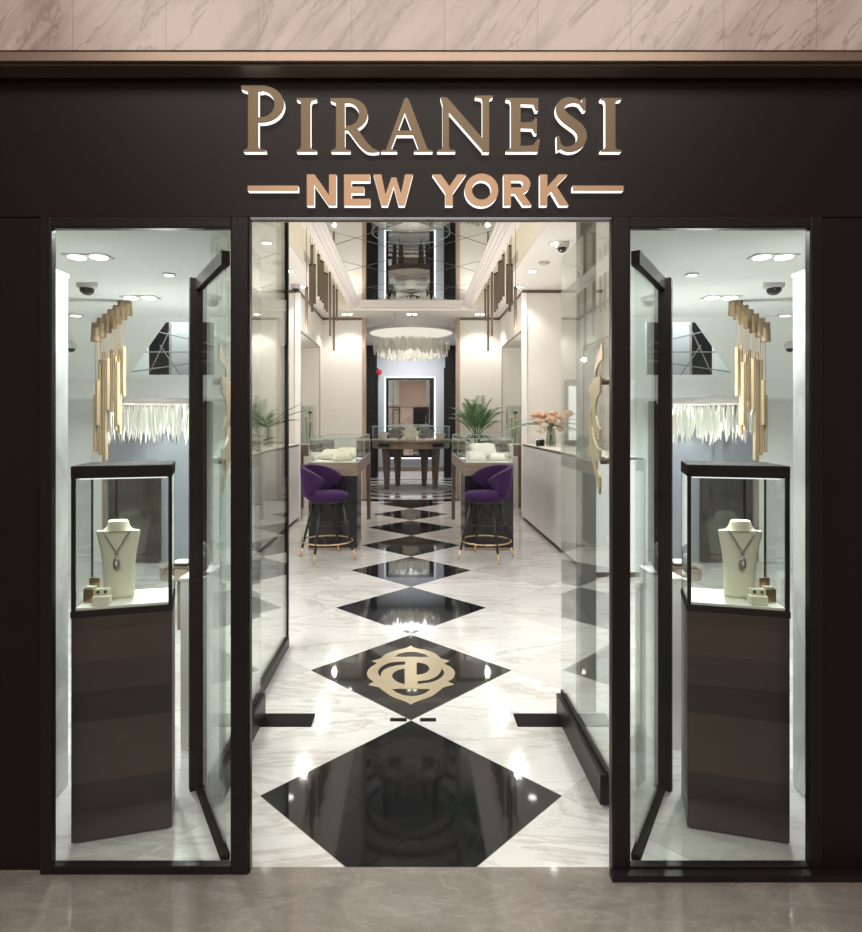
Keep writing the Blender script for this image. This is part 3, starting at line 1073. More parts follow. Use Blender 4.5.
# ------------------------------------------------------------------ rear wall mirror and alarm
t_ = thing('wall_mirror', 'tall backlit mirror with dark frame on the rear wall behind the round counter', 'mirror', (.0, 16.48, 0))
x0, x1, z0, z1 = ax(386, 16.45), ax(434, 16.45), .55, EYE + (CY - 378) / F * 16.45
bm = new(); box(bm, x0 - .05, x1 + .05, -.02, .015, z0 - .03, z1 + .03); obj('light_edge', bm, 'halo', t_)
bm = new()
for q in ((x0, x0 + .07, z0, z1), (x1 - .12, x1, z0, z1), (x0 + .07, x1 - .12, z1 - .06, z1), (x0 + .07, x1 - .12, z0, z0 + .06)):
    box(bm, q[0], q[1], -.07, -.02, q[2], q[3])
obj('frame', bm, 'blackpanel', t_)
bm = new(); box(bm, x0 + .07, x1 - .12, -.045, -.02, z0 + .06, z1 - .06); obj('mirror_glass', bm, 'mirror', t_)
p = at(379, 372, 16.29)
t_ = thing('fire_alarm', 'round red fire alarm sounder beside the rear mirror', 'fire alarm', p)
p0 = Matrix.Rotation(R(90), 4, 'X')
bm = new(); lathe(bm, [(0, 0), (.05, 0), (.05, .025), (.04, .04), (0, .045)], 20)
bm.transform(p0); obj('bell', bm, 'red', t_, smooth=True)
bm = new(); lathe(bm, [(0, -.01), (.08, -.01), (.08, .0), (0, .0)], 20); bm.transform(p0); obj('back_plate', bm, 'red', t_)


# ------------------------------------------------------------------ feathers
def feather_lamp(loc, r, drop, label, gap=.04, ri=1.0, n=260, disc=True, hw=.032):
    t_ = thing('feather_chandelier', label, 'chandelier', loc)
    bm = new()
    lathe(bm, [(r * 1.10, 0), (r * 1.10, -.03), (r * 1.02, -.05), (r * 1.02, -.012), (r * 1.02, 0)], 56)
    obj('canopy_ring', bm, 'moulding', t_)
    bm = new(); lathe(bm, [(r * 1.015, -.03), (0, -.03)], 56); obj('glow_disc', bm, 'ringglow', t_)
    bm = new()
    rnd = random.Random(int(r * 100))
    for i in range(n):
        a = 2 * pi * (i + rnd.random()) / n
        rr = r * ri * (.86 + .18 * rnd.random())
        l = drop * (.55 + .45 * rnd.random())
        w = hw * (.7 + .6 * rnd.random())
        c = Vector((rr * cos(a), rr * sin(a), -gap - drop * .10 * rnd.random()))
        ta = a + pi / 2 + rnd.uniform(-.7, .7)
        tx, ty = cos(ta), sin(ta)
        sw = rnd.uniform(-.12, .12) * l
        L_, Rr = [], []
        for q, k in ((0, .12), (.18, .55), (.42, .95), (.68, 1.0), (.88, .6), (1.0, .10)):
            off = sw * q * q
            z = c.z - l * q
            L_.append(bm.verts.new((c.x + tx * (off - w * k), c.y + ty * (off - w * k), z)))
            Rr.append(bm.verts.new((c.x + tx * (off + w * k), c.y + ty * (off + w * k), z)))
        for q in range(5):
            bm.faces.new((L_[q], Rr[q], Rr[q + 1], L_[q + 1]))
    f = obj('feather_fringe', bm, 'feather', t_)
    f['kind'] = 'stuff'
    return t_


feather_lamp((0, RY - .02, CE - .001), (.93), .40, 'wide round cream feather chandelier on the ceiling over the round counter', .20, .90)


# ------------------------------------------------------------------ tubular pendants
TUBES = [(515.5, 289, 331), (509.8, 247, 312), (507.4, 266, 304), (511.6, 266, 303), (503.4, 256, 296.5), (501.2, 262, 300.5), (499.2, 263, 303), (497.0, 274, 309.5),
         (495.0, 275, 312), (492.0, 273.5, 336), (488.2, 287, 351), (485.3, 290.6, 320.7)]
for s in (-1, 1):
    side = 'left' if s < 0 else 'right'
    t_ = thing('pendant_lamp', 'row of slim bronze tube pendants hung along the %s ceiling cove' % side, 'pendant lamp', (s * 1.25, 8.3, CT + .249))
    for x, ya, yb in TUBES:
        d = 1.25 * F / (x - CX)
        za, zb = EYE + (CY - ya) / F * d - CT - .249, EYE + (CY - yb) / F * d - CT - .249
        y = d - 8.3
        bm = new(); tube(bm, [(0, y, zb), (0, y, za)], .0185, 10)
        tb = obj('tube', bm, 'bronze_tube', t_, smooth=False)
        bm = new(); tube(bm, [(0, y, za), (0, y, 0)], .003, 5); obj('cord', bm, 'blackmetal', tb)
        bm = new(); lathe(bm, [(0, za - .004), (.0185, za - .004), (.0185, za + .02), (.006, za + .03), (0, za + .03)], 10, (0, y, 0)); obj('cap', bm, 'blackmetal', tb)


# ------------------------------------------------------------------ ceiling fittings
def spot(loc, power, cone=110, blend=.6, col=(1, .95, .88), rad=.05, rot=(0, 0, 0)):
    l = bpy.data.lights.new('lamp', 'SPOT')
    l.energy = power
    l.color = col
    l.spot_size = R(cone)
    l.spot_blend = blend
    l.shadow_soft_size = rad
    o = bpy.data.objects.new('spot_beam', l)
    o.location = loc
    o.rotation_euler = rot
    C.objects.link(o)
    return o


def area(loc, sx, sy, power, col=(1, .96, .9), rot=(0, 0, 0)):
    l = bpy.data.lights.new('lamp', 'AREA')
    l.shape = 'RECTANGLE'
    l.size, l.size_y = sx, sy
    l.energy = power
    l.color = col
    o = bpy.data.objects.new('area_light', l)
    o.location = loc
    o.rotation_euler = rot
    C.objects.link(o)
    return o


def downlight(x, y, z, lab, r=.055, power=0, group=None, cone=110):
    t_ = thing('downlight', lab, 'downlight', (x, y, z), group=group)
    bm = new(); lathe(bm, [(r * .72, -.001), (r, -.001), (r, -.008), (r * .78, -.010), (r * .72, -.003)], 24); obj('trim_ring', bm, 'domewhite', t_)
    bm = new(); lathe(bm, [(0, -.004), (r * .72, -.004), (r * .72, -.002), (0, -.002)], 20); obj('lens', bm, 'lamp', t_)
    if power:
        spot((x, y, z - .03), power, cone)
    return t_


def twin_downlight(x, y, z, lab, w=.22, power=0):
    t_ = thing('twin_downlight', lab, 'downlight', (x, y, z))
    h = w / 2
    bm = new(); box(bm, -h, h, -h * .42, h * .42, -.006, 0)
    obj('trim_plate', bm, 'domewhite', t_)
    for s in (-1, 1):
        bm = new(); lathe(bm, [(0, -.010), (h * .36, -.010), (h * .36, -.006), (0, -.006)], 20, (s * h * .5, 0, 0)); obj('lens', bm, 'lamp', t_)
    if power:
        spot((x, y, z - .03), power, 120)
    return t_


def dome_camera(x, y, z, lab, r=.058, hm=.05):
    t_ = thing('dome_camera', lab, 'security camera', (x, y, z))
    bm = new(); lathe(bm, [(0, 0), (r, 0), (r, -hm * .8), (r * .9, -hm), (0, -hm)], 24); obj('housing', bm, 'domewhite', t_, smooth=False)
    bm = new(); lathe(bm, [(r * .72, -hm), (r * .70, -hm - r * .30), (r * .52, -hm - r * .55), (r * .25, -hm - r * .68), (0, -hm - r * .72)], 20); obj('dome', bm, 'domeblack', t_, smooth=True)
    return t_


for s in (-1, 1):
    side = 'left' if s < 0 else 'right'
    for y, q in ((6.9, 'nearest'), (8.2, 'middle'), (9.15, 'farthest')):
        downlight(s * 1.66, y, CE, '%s of three round downlights in the flat ceiling on the %s' % (q, side), .075, 27)
    dome_camera(s * 1.74, 6.9 if s > 0 else 9.05, CE, 'security dome camera on the flat ceiling at the %s of the shop' % side, .075, .06)
    dome_camera(s * 1.50, 11.72, CE + .003, 'small dome camera in the rear %s ceiling corner above the cream wall' % side, .05, .04)
    t_ = thing('smoke_detector', 'flat round smoke detector between downlights on the %s ceiling' % side, 'smoke detector', (s * 1.72, 7.75, CE))
    bm = new(); lathe(bm, [(0, 0), (.07, 0), (.07, -.015), (.05, -.03), (0, -.032)], 20); obj('body', bm, 'domewhite', t_)
    # slot air vent on the outer face of the cove
    t_ = thing('air_vent', 'slotted air vent in the %s cove wall above the downlights' % side, 'air vent', (s * (TX2 - .001), 8.25, 3.72))
    bm = new(); box(bm, -.002, .002, -.34, .34, -.05, .10); obj('frame', bm, 'cove', t_)
    for k in range(4):
        bm = new(); box(bm, -.004, .004, -.30, .30, -.035 + k * .036, -.020 + k * .036); obj('slot', bm, 'blackmetal', t_)
for x, q in ((0.02, 'middle'), (-1.22, 'left'), (1.33, 'right')):
    twin_downlight(x, 11.5, CE, '%s twin downlight in the flat ceiling before the feather chandelier' % q, .22, 45)
for x, q in ((-.32, 'left'), (.30, 'right')):
    t_ = thing('sprinkler', 'tiny %s ceiling sprinkler near the middle twin downlight' % q, 'sprinkler', (x, 11.5, CE + .003))
    bm = new(); lathe(bm, [(0, 0), (.035, 0), (.035, -.008), (.012, -.012), (.012, -.04), (.025, -.045), (0, -.047)], 14); obj('head', bm, 'domewhite', t_)


# ------------------------------------------------------------------ plants and flowers
def frond(bm, base, az, lift, length, droop, nl=22, lw=.012, ll=.26, bs=.25):
    pts = []
    for i in range(13):
        u = i / 12
        el = lift - droop * u * u
        if i == 0:
            p = Vector(base)
        else:
            p = pts[-1] + Vector((cos(az) * cos(el), sin(az) * cos(el), sin(el))) * (length / 12)
        pts.append(p)
    tube(bm, pts, [.007 * (1 - .8 * i / 12) + .001 for i in range(13)], 5)
    sidev = Vector((-sin(az), cos(az), 0))
    for k in range(nl):
        u = bs + (1 - bs) * k / (nl - 1)
        f = u * 12
        i = min(int(f), 11)
        p = pts[i].lerp(pts[i + 1], f - i)
        tg = (pts[i + 1] - pts[i]).normalized()
        l = ll * (1 - .55 * abs(u - .45) / .55) * (1 if u < .97 else .7)
        up = sidev.cross(tg) * -1
        for sd in (-1, 1):
            d = (tg * .75 + sidev * sd * .75 + up * .15).normalized()
            a = p
            m_ = p + d * l * .45 + up * .01
            e = p + d * l + Vector((0, 0, -.18 * l))
            wv = tg * lw
            v = [bm.verts.new(q) for q in (a, m_ - wv, e, m_ + wv)]
            bm.faces.new(v)


def palm(loc, label, k=1.0):
    t_ = thing('potted_palm', label, 'potted plant', loc)
    bm = new(); lathe(bm, [(0, 0), (.14, 0), (.16, .05), (.20, .55), (.205, .90), (.18, .90), (.175, .85), (0, .85)], 28); obj('planter', bm, 'planter', t_, smooth=True)
    bm = new()
    for i in range(5):
        a = i * 1.3
        tube(bm, [(.05 * cos(a), .05 * sin(a), .84), (.04 * cos(a), .04 * sin(a), 1.10), (.06 * cos(a), .06 * sin(a), 1.30)], [.016, .014, .009], 6)
    obj('stem', bm, 'stem', t_)
    rnd = random.Random(5)
    for az, lift, ln, dr in ((1.9, 1.35, .88, .45), (.25, 1.2, .80, .7), (2.75, 1.2, .82, .8), (4.6, 1.35, .75, .5), (5.6, 1.1, .80, .9), (3.6, 1.1, .78, 1.0), (1.2, 1.45, .92, .35), (3.3, 1.42, .86, .35), (.6, .85, .66, .8), (2.2, 1.05, .72, .6), (0.0, 1.42, .86, .45), (4.0, 1.3, .82, .6), (5.1, 1.2, .74, .7), (3.0, .9, .70, .7)):
        bm = new(); frond(bm, (.03 * cos(az), .03 * sin(az), 1.25), az, lift, ln * k, dr, 32, .007, .30, .22)
        obj('frond', bm, 'leaf', t_)
    for az, lift, ln in ((3.3, .35, .55), (.1, .25, .45), (5.2, .5, .4), (2.6, .6, .45)):
        bm = new(); frond(bm, (0, 0, 1.05), az, lift, ln, .5, 10, .022, .18, .4)
        obj('frond', bm, 'darkleaf', t_)
    for az in (2.7, 3.5, 4.4, .6, 1.3):
        bm = new()
        d = Vector((cos(az), sin(az), 0)); sd = Vector((-sin(az), cos(az), 0))
        pp = [(0, .02), (.12, .06), (.26, .045), (.38, .004)]
        vs = []
        for u, w in pp:
            c = Vector((0, 0, .92 + u * .75 - u * u * .9)) + d * u
            vs.append((bm.verts.new(c - sd * w), bm.verts.new(c + sd * w)))
        for q, w in zip(vs, vs[1:]):
            bm.faces.new((q[0], q[1], w[1], w[0]))
        obj('young_leaf', bm, 'lime', t_)
    return t_


palm((1.24, 11.22, 0), 'bushy green palm in a grey planter behind the right display table', .84)


def rose(bm, c, r):
    ball(bm, c, r * .62, (1, 1, .9), 8)
    for ring, n, rad, hh in ((0, 5, .55, .55), (1, 7, .85, .15)):
        for k in range(n):
            a = 2 * pi * k / n + ring * .4
            d = Vector((cos(a), sin(a), 0)); sd = Vector((-sin(a), cos(a), 0))
            b0 = Vector(c) + d * r * .25 - Vector((0, 0, r * .6))
            m_ = Vector(c) + d * r * (rad + .1)
            e = Vector(c) + d * r * rad + Vector((0, 0, r * hh))
            w = r * .48
            v = [bm.verts.new(q) for q in (b0 - sd * w * .3, m_ - sd * w, e - sd * w * .6, e + sd * w * .6, m_ + sd * w, b0 + sd * w * .3)]
            bm.faces.new(v)


def blade(bm, p, az, lift, ln, w, bend=.5):
    d = Vector((cos(az), sin(az), 0)); sd = Vector((-sin(az), cos(az), 0))
    vs = []
    for i in range(7):
        u = i / 6
        el = lift - bend * u
        c = Vector(p) + (d * cos(el) + Vector((0, 0, 1)) * sin(el)) * ln * u
        k = w * sin(pi * (.12 + .86 * u)) 
        vs.append((bm.verts.new(c - sd * k - Vector((0, 0, k * .4))), bm.verts.new(c), bm.verts.new(c + sd * k - Vector((0, 0, k * .4)))))
    for q, e in zip(vs, vs[1:]):
        bm.faces.new((q[0], q[1], e[1], e[0]))
        bm.faces.new((q[1], q[2], e[2], e[1]))


def bouquet(loc, label, roses=True):
    t_ = thing('flower_vase', label, 'flower vase', loc)
    bm = new(); lathe(bm, [(0, .004), (.066, .004), (.074, .02), (.070, .12), (.060, .20), (.056, .23), (.064, .25), (.060, .25), (.052, .23), (.056, .20), (.065, .12), (.068, .02), (0, .012)], 24)
    obj('vase', bm, 'vaseglass', t_, smooth=True)
    bm = new()
    rnd = random.Random(3)
    for i in range(9):
        a = i * .7
        tube(bm, [(.03 * cos(a + 2), .03 * sin(a + 2), .02), (.02 * cos(a), .02 * sin(a), .26), (.09 * cos(a), .09 * sin(a), .42)], .005, 5)
    obj('stems', bm, 'stem', t_)
    if roses:
        pos = [(-.16, -.05, .44), (-.09, -.09, .37), (-.02, -.10, .47), (.06, -.08, .42), (.13, -.03, .50), (-.10, .03, .52), (.03, .02, .55), (-.19, .02, .53), (.16, .05, .43), (-.13, -.08, .31), (.10, -.10, .34), (.21, 0, .55)]
        for i, c in enumerate(pos):
            bm = new(); rose(bm, (c[0] * 1.15, c[1], c[2] - .09), .070 + .009 * (i % 3)); obj('rose', bm, 'ivory' if i in (1, 9, 3) else 'peach', t_)
    for i, (az, lf, ln, w) in enumerate(((3.05, .18, .75, .035), (3.4, .30, .55, .03), (.1, .25, .65, .035), (-.4, .05, .55, .045), (2.8, .55, .40, .03), (.5, .45, .60, .03), (-.9, .1, .40, .05), (4.4, .1, .3, .045), (1.6, .5, .4, .04))):
        bm = new(); blade(bm, (0, 0, .30 if roses else .26), az, lf + (0 if roses else .5), ln, w, .35); obj('leaf', bm, 'darkleaf' if i % 2 else 'leaf', t_)
    return t_


p = at(551, 444, 0)
bouquet((ax(551, 8.45), 8.45, 1.195), 'glass vase of peach roses and long leaves on the right wall counter')
bouquet((ax(268, 8.2), 8.2, 1.195), 'glass vase of dark leaves imitating a reflected palm, on the left wall counter', False)  # leaves imitate the palm's reflection in the left glass
for i, (x, lab) in enumerate(((537.6, 'small black candle jar on the right counter, left of the pair'), (542.4, 'small black candle jar on the right counter beside the rose vase'))):
    t_ = thing('candle_jar', lab, 'candle jar', (ax(x, 8.55), 8.5 + i * .05, 1.195))
    bm = new(); lathe(bm, [(0, 0), (.030, 0), (.032, .01), (.032, .085), (.028, .088), (.028, .06), (0, .06)], 18); obj('jar', bm, 'domeblack', t_)
    bm = new(); tube(bm, [(0, 0, .06), (.002, 0, .11)], .004, 5); obj('wick', bm, 'jet', t_)

# consoles in the openings with glass covers over lilies
for s in (-1, 1):
    side = 'left' if s < 0 else 'right'
    t_ = thing('console_table', 'narrow dark oak console table in the %s wall opening' % side, 'console table', (s * 1.57, 9.75, 0))

    def b2(bm, a0, a1, *q):
        box(bm, min(s * a0, s * a1), max(s * a0, s * a1), *q)
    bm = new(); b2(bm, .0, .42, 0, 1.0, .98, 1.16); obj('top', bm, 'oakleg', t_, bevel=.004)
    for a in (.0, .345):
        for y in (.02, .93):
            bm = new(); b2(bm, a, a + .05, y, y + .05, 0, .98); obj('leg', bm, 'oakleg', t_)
    t_ = thing('glass_cover', 'tall glass display cover with a lily stem on the %s console table' % side, 'glass cover', (s * 1.72, 10.05, 1.16))
    bm = new(); box(bm, -.11, .11, -.11, .11, .012, .64); obj('cover', bm, 'vaseglass', t_)
    bm = new(); box(bm, -.12, .12, -.12, .12, 0, .012); obj('base', bm, 'lacquer', t_)
    bm = new()
    for a in (-.11, .105):
        for b_ in (-.11, .105):
            box(bm, a - .002, a + .007, b_ - .002, b_ + .007, .012, .642)
    obj('edge', bm, 'glassedge', t_)
    bm = new()
    for a, h in ((-.04, .45), (.03, .52), (.05, .38)):
        tube(bm, [(a * .4, 0, .012), (a, -.01, h)], .006, 6)
    obj('stem', bm, 'stem', t_)
    for a, h in ((-.04, .46), (.03, .53), (.05, .39)):
        bm = new(); rose(bm, (a, -.01, h), .04); obj('blossom', bm, 'darkleaf' if h > .5 else 'ivory', t_)

# lit window panel on the wall at the end of the right counter
x0, x1 = ax(568, 9.38), ax(580, 9.38)
t_ = thing('lit_panel', 'narrow lit white panel in a taupe frame beyond the end of the right counter', 'lit panel', ((x0 + x1) / 2, 9.385, 0))
w = (x1 - x0) / 2
za, zb = EYE - (440 - CY) / F * 9.38, EYE - (386 - CY) / F * 9.38
bm = new()
for q in ((-w - .06, -w, za - .08, zb + .10), (w, w + .06, za - .08, zb + .10), (-w, w, zb, zb + .10), (-w, w, za - .08, za)):
    box(bm, q[0], q[1], -.03, .0, q[2], q[3])
obj('frame', bm, 'grey', t_)
bm = new(); box(bm, -w, w, -.012, .0, za, zb); obj('panel', bm, 'lightbox', t_)


# ------------------------------------------------------------------ display bays behind the two windows
def bay(s):
    side = 'left' if s < 0 else 'right'
    W = 'left window' if s < 0 else 'right window'

    def mx(x):
        return x if s < 0 else 861 - x

    def px(x, d):
        return ax(mx(x), d)

    def pt(x, y, d):
        return at(mx(x), y, d)

    OUT = s * 4.6
    BY = 6.6

    def xb(d):
        return px(241, d)
    prof = [(2.10, 2.36), (3.5, 2.36), (3.5, 2.40), (4.9, 2.40), (5.7, 1.95), (5.7, 1.77), (BY, 1.77)]
    # ceiling
    bm = new()
    for (y0, z0), (y1, z1) in ((prof[0], prof[1]), (prof[1], prof[2]), (prof[2], prof[3]), (prof[4], prof[5]), (prof[5], prof[6])):
        quad(bm, (xb(y0), y0, z0), (OUT, y0, z0), (OUT, y1, z1), (xb(y1), y1, z1))
    # sloped part with an opening that shows the panels behind it
    ya, za = 4.96, 2.40 - .06 * .45 / .8
    yb, zb = 5.64, 2.40 - .74 * .45 / .8
    o_t0, o_t1, o_b0, o_b1 = px(166, ya), px(216, ya), px(129, yb), px(216, yb)
    quad(bm, (OUT, 4.9, 2.40), (xb(4.9), 4.9, 2.40), (o_t1, ya, za), (o_t0, ya, za))
    quad(bm, (OUT, 5.7, 1.95), (xb(5.7), 5.7, 1.95), (o_b1, yb, zb), (o_b0, yb, zb))
    quad(bm, (OUT, 4.9, 2.40), (o_t0, ya, za), (o_b0, yb, zb), (OUT, 5.7, 1.95))
    quad(bm, (xb(4.9), 4.9, 2.40), (o_t1, ya, za), (o_b1, yb, zb), (xb(5.7), 5.7, 1.95))
    struct('ceiling_bay_' + side, bm, 'bay_white')
    # panels behind the slope, standing in for columns reflected in a mirror
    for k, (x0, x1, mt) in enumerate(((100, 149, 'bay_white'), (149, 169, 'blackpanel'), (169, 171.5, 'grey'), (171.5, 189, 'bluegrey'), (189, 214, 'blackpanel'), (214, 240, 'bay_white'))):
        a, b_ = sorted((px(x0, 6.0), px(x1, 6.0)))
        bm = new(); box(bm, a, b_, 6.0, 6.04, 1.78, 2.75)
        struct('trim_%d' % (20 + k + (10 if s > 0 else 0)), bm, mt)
    # dark joint wires across the opening
    bm = new()
    for (xa, y0), (xc, y1) in (((150, 330), (214, 345)), ((140, 352), (214, 352)), ((130, 372), (214, 360)), ((160, 345), (180, 375)), ((172, 325), (150, 372))):
        tube(bm, [pt(xa, y0, 5.9), pt(xc, y1, 5.9)], .006, 5)
    struct('trim_%d' % (26 if s < 0 else 36), bm, 'velour')
    # bulkhead between bay and hall
    bm = new()
    for (y0, z0), (y1, z1) in zip(prof, prof[1:]):
        if y1 > y0:
            quad(bm, (xb(y0), y0, z0), (xb(y1), y1, z1), (xb(y1), y1, CE), (xb(y0), y0, CE))
    struct('wall_bulkhead_' + side, bm, 'white')
    # outer wall and back wall panels
    bm = new(); box(bm, min(OUT, OUT + s * .05), max(OUT, OUT + s * .05), 2.1, BY, 0, CE)
    struct('wall_outer_' + side, bm, 'bay_white')
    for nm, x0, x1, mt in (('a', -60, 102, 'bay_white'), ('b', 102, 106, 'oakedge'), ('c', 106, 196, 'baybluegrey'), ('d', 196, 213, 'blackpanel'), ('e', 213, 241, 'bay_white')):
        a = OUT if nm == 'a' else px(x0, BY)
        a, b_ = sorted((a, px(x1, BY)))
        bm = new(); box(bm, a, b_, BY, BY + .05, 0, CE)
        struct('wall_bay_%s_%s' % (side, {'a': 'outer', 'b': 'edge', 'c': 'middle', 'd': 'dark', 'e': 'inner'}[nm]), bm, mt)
    # marble faced pier at the outer edge
    a, b_ = sorted((px(68, 2.55), px(68, 2.55) + s * .5))
    bm = new(); box(bm, a, b_, 2.45, 2.55, 0, 2.16); struct('wall_pier_' + side, bm, 'wall_marble')
    bm = new(); box(bm, a, b_, 2.44, 2.56, 2.16, 2.175); struct('trim_%d' % (27 if s < 0 else 37), bm, 'cream')
    # angled glass side of the window display
    p0, p1 = Vector((px(230, 2.12), 2.12, 0)), Vector((px(203, 2.53), 2.53, 0))
    dv = (p1 - p0).normalized()
    nv = Vector((-dv.y, dv.x, 0)) * (1 if s > 0 else -1)    # outwards, into the display
    if nv.x * s < 0:
        nv = -nv
    r = sroot('window_4' if s < 0 else 'window_5')
    bm = new(); slab(bm, [p0, p1, p1 + nv * .03, p0 + nv * .03], (0, 0, .025)); obj('sill_rail', bm, 'bayframe', r)
    H = 2.10
    bm = new(); slab(bm, [p0 + Vector((0, 0, H)), p1 + Vector((0, 0, H)), p1 + nv * .03 + Vector((0, 0, H)), p0 + nv * .03 + Vector((0, 0, H))], (0, 0, .05)); obj('head_rail', bm, 'bayframe', r)
    bm = new(); slab(bm, [p1, p1 + nv * .052, p1 + nv * .052 + dv * .03, p1 + dv * .03], (0, 0, H + .05)); obj('end_post', bm, 'bayframe', r)
    bm = new(); slab(bm, [p0 + nv * .012 + Vector((0, 0, .025)), p1 + nv * .012 + Vector((0, 0, .025)), p1 + nv * .018 + Vector((0, 0, .025)), p0 + nv * .018 + Vector((0, 0, .025))], (0, 0, H - .025)); obj('window_pane', bm, 'shopglass', r)

    # ---- glass case on pedestal
    c0, c1 = pt(71, 845, 2.19), pt(172, 832, 2.26)
    c0.z = c1.z = 0
    wid = .345
    rot = s * R(-16)
    base = c0 if True else c1
    t_ = thing('jewelry_showcase', 'dark oak pedestal with a lit glass showcase standing inside the %s' % W, 'showcase', base, -rot if False else 0)
    # local axis: u along the front, v to the rear
    u = Vector(((-s) * cos(R(15)), sin(R(15)), 0))
    v = Vector((s * sin(R(15)), cos(R(15)), 0))
    dep = .23
    tap = .045     # the rear is narrower

    def fp(a, b_, z):
        """a 0..1 along the front, b 0..1 to the rear"""
        return u * (wid * (a + (0.5 - a) * 2 * tap * b_)) + v * (dep * b_) + Vector((0, 0, z))

    def hexa(bm, a0, a1, b0, b1, z0, z1):
        slab(bm, [fp(a0, b0, z0), fp(a1, b0, z0), fp(a1, b1, z0), fp(a0, b1, z0)], (0, 0, z1 - z0))
    zt = EYE - (466 - CY) / F * 2.2
    zg1 = EYE - (478 - CY) / F * 2.2
    zg0 = EYE - (612 - CY) / F * 2.2
    bm = new(); hexa(bm, .03, .97, .05, .95, 0, .008); obj('plinth', bm, 'bayframe', t_)
    bm = new(); hexa(bm, 0, 1, 0, 1, .008, zg0 - .02); obj('pedestal', bm, 'smoked', t_, bevel=.002)
    bm = new(); hexa(bm, -.005, 1.005, -.01, 1.01, zg0 - .02, zg0 + .003); obj('base_frame', bm, 'bayframe', t_)
    bm = new(); hexa(bm, .03, .97, .04, .96, zg0 + .003, zg0 + .012); obj('display_floor', bm, 'silk', t_)
    bm = new(); hexa(bm, -.005, 1.005, -.01, 1.01, zg1 - .002, zt); obj('lid', bm, 'bayframe', t_, bevel=.004)
    bm = new(); hexa(bm, .06, .94, .10, .20, zg1 - .008, zg1 - .0025); obj('light_strip', bm, 'lamp' if 0 else 'lightbox', t_)
    bm = new()
    for a in (.0, .962):
        hexa(bm, a, a + .038, 0, .05, zg0, zg1)
    hexa(bm, .0, .02, .96, 1.0, zg0, zg1)
    hexa(bm, .975, .995, .96, 1.0, zg0, zg1)
    obj('post', bm, 'bayframe', t_)
    bm = new()
    hexa(bm, .038, .962, .012, .03, zg0, zg1)
    hexa(bm, .006, .018, .05, .96, zg0, zg1)
    hexa(bm, .982, .994, .05, .96, zg0, zg1)
    hexa(bm, .02, .98, .975, .99, zg0, zg1)
    obj('glass_case', bm, 'caseglass', t_)
    zf = zg0 + .0125

    def wp(a, b_):
        q = fp(a, b_, 0)
        return Vector((base.x + q.x, base.y + q.y, zf))
    # bust with its necklace
    hb, wb = EYE - (521 - CY) / F * 2.30 - zf, .138
    face = math.atan2(u.y * (-s), u.x * (-s)) * .6
    bp = wp(.395, .55)
    bm = new(); bust(bm, hb, wb, n=24)
    o = obj('jewelry_bust', bm, 'suede', smooth=True, sub=1)
    o.location = bp
    o.rotation_euler = (0, 0, face)
    tag(o, 'ivory necklace bust in the showcase of the %s' % W, 'jewelry bust')
    t2 = thing('necklace', 'dark silver necklace with oval pendant on the bust of the %s' % W, 'necklace', bp, face)
    pts = []
    for i in range(25):
        k = i / 24 * 2 - 1
        z = hb * (.60 + .28 * abs(k) ** 1.1)
        xx = wb * .36 * k
        yy = -.10 * wb * z / hb - wb * (.195 if z < hb * .78 else .195) - .004
        # follow the neck round at the top
        yy += .035 * max(0, abs(k) - .75)
        pts.append((xx, yy, z))
    bm = new(); tube(bm, pts, .0026, 6); obj('chain', bm, 'silver', t2, smooth=True)
    zp = hb * .60
    yp = -.10 * wb * .5 - wb * .195 - .006
    bm = new(); ball(bm, (0, yp, zp - .004), .007, (1, .6, 1), 8); obj('clasp', bm, 'silver', t2, smooth=True)
    bm = new(); ball(bm, (0, yp - .001, zp - .045), .0125, (1, .35, 2.0), 10); pd = obj('pendant', bm, 'silver', t2, smooth=True)
    bm = new(); ball(bm, (0, yp - .004, zp - .043), .0065, (1, .5, 1.6), 8); obj('stone', bm, 'gem', pd, smooth=True)
    # ring boxes
    q = wp(.27, .17)
    t3 = thing('earring_stand', 'ivory earring stand with two dark stones in the showcase of the %s' % W, 'earring stand', q, face)
    bm = new(); box(bm, -.030, .030, -.018, .022, 0, .034); box(bm, -.026, .026, .0, .022, .034, .058); obj('block', bm, 'suede', t3, bevel=.004)
    for k in (-1, 1):
        bm = new(); ball(bm, (k * .013, -.004, .047), .006, (1, .6, 1), 8); obj('earring', bm, 'jet', t3, smooth=True)
    q = wp(.12, .42)
    t3 = thing('ring_box', 'open gold ring box beside the bust in the showcase of the %s' % W, 'ring box', q, face + s * .3)
    bm = new(); box(bm, -.022, .022, -.02, .02, 0, .05); obj('box', bm, 'brass', t3, bevel=.002)
    bm = new(); box(bm, -.022, .022, .014, .02, .05, .085); obj('lid', bm, 'brass', t3, bevel=.002)
    bm = new(); box(bm, -.016, .016, -.014, .012, .05, .056); obj('cushion', bm, 'suede', t3)

    # ---- pendant with scalloped gold plate
    d = 4.2
    c = pt(111, 308, d)
    t_ = thing('pendant_lamp', 'gold tube pendant under a scalloped gold plate seen through the %s' % W, 'pendant lamp', (c.x, d, 2.40))
    bm = new()
    sc = [(.0, .05), (.03, 0), (-.03, -.055), (-.09, -.17), (-.11, -.245)]
    for k in range(7):
        q0 = Vector((-s * (.0 + .012 * (6 - k)) + s * .016 * k * 0 - (-s) * .0, .0, -.02))
        f = k / 6
        cx_, cz_ = -s * (.085 - .17 * f), -.03 - .20 * f
        tube(bm, [(cx_, .06 - .10 * f, cz_ + .06), (cx_, .06 - .10 * f, cz_ - .07)], [.028, .034], 10)
    tube(bm, [(-s * .09, .08, -.012), (s * .09, -.06, -.21)], .02, 6)
    tube(bm, [(-s * .06, .05, 0), (-s * .06, .05, -.06)], .012, 6)
    obj('canopy', bm, 'gold_tube', t_, smooth=True)
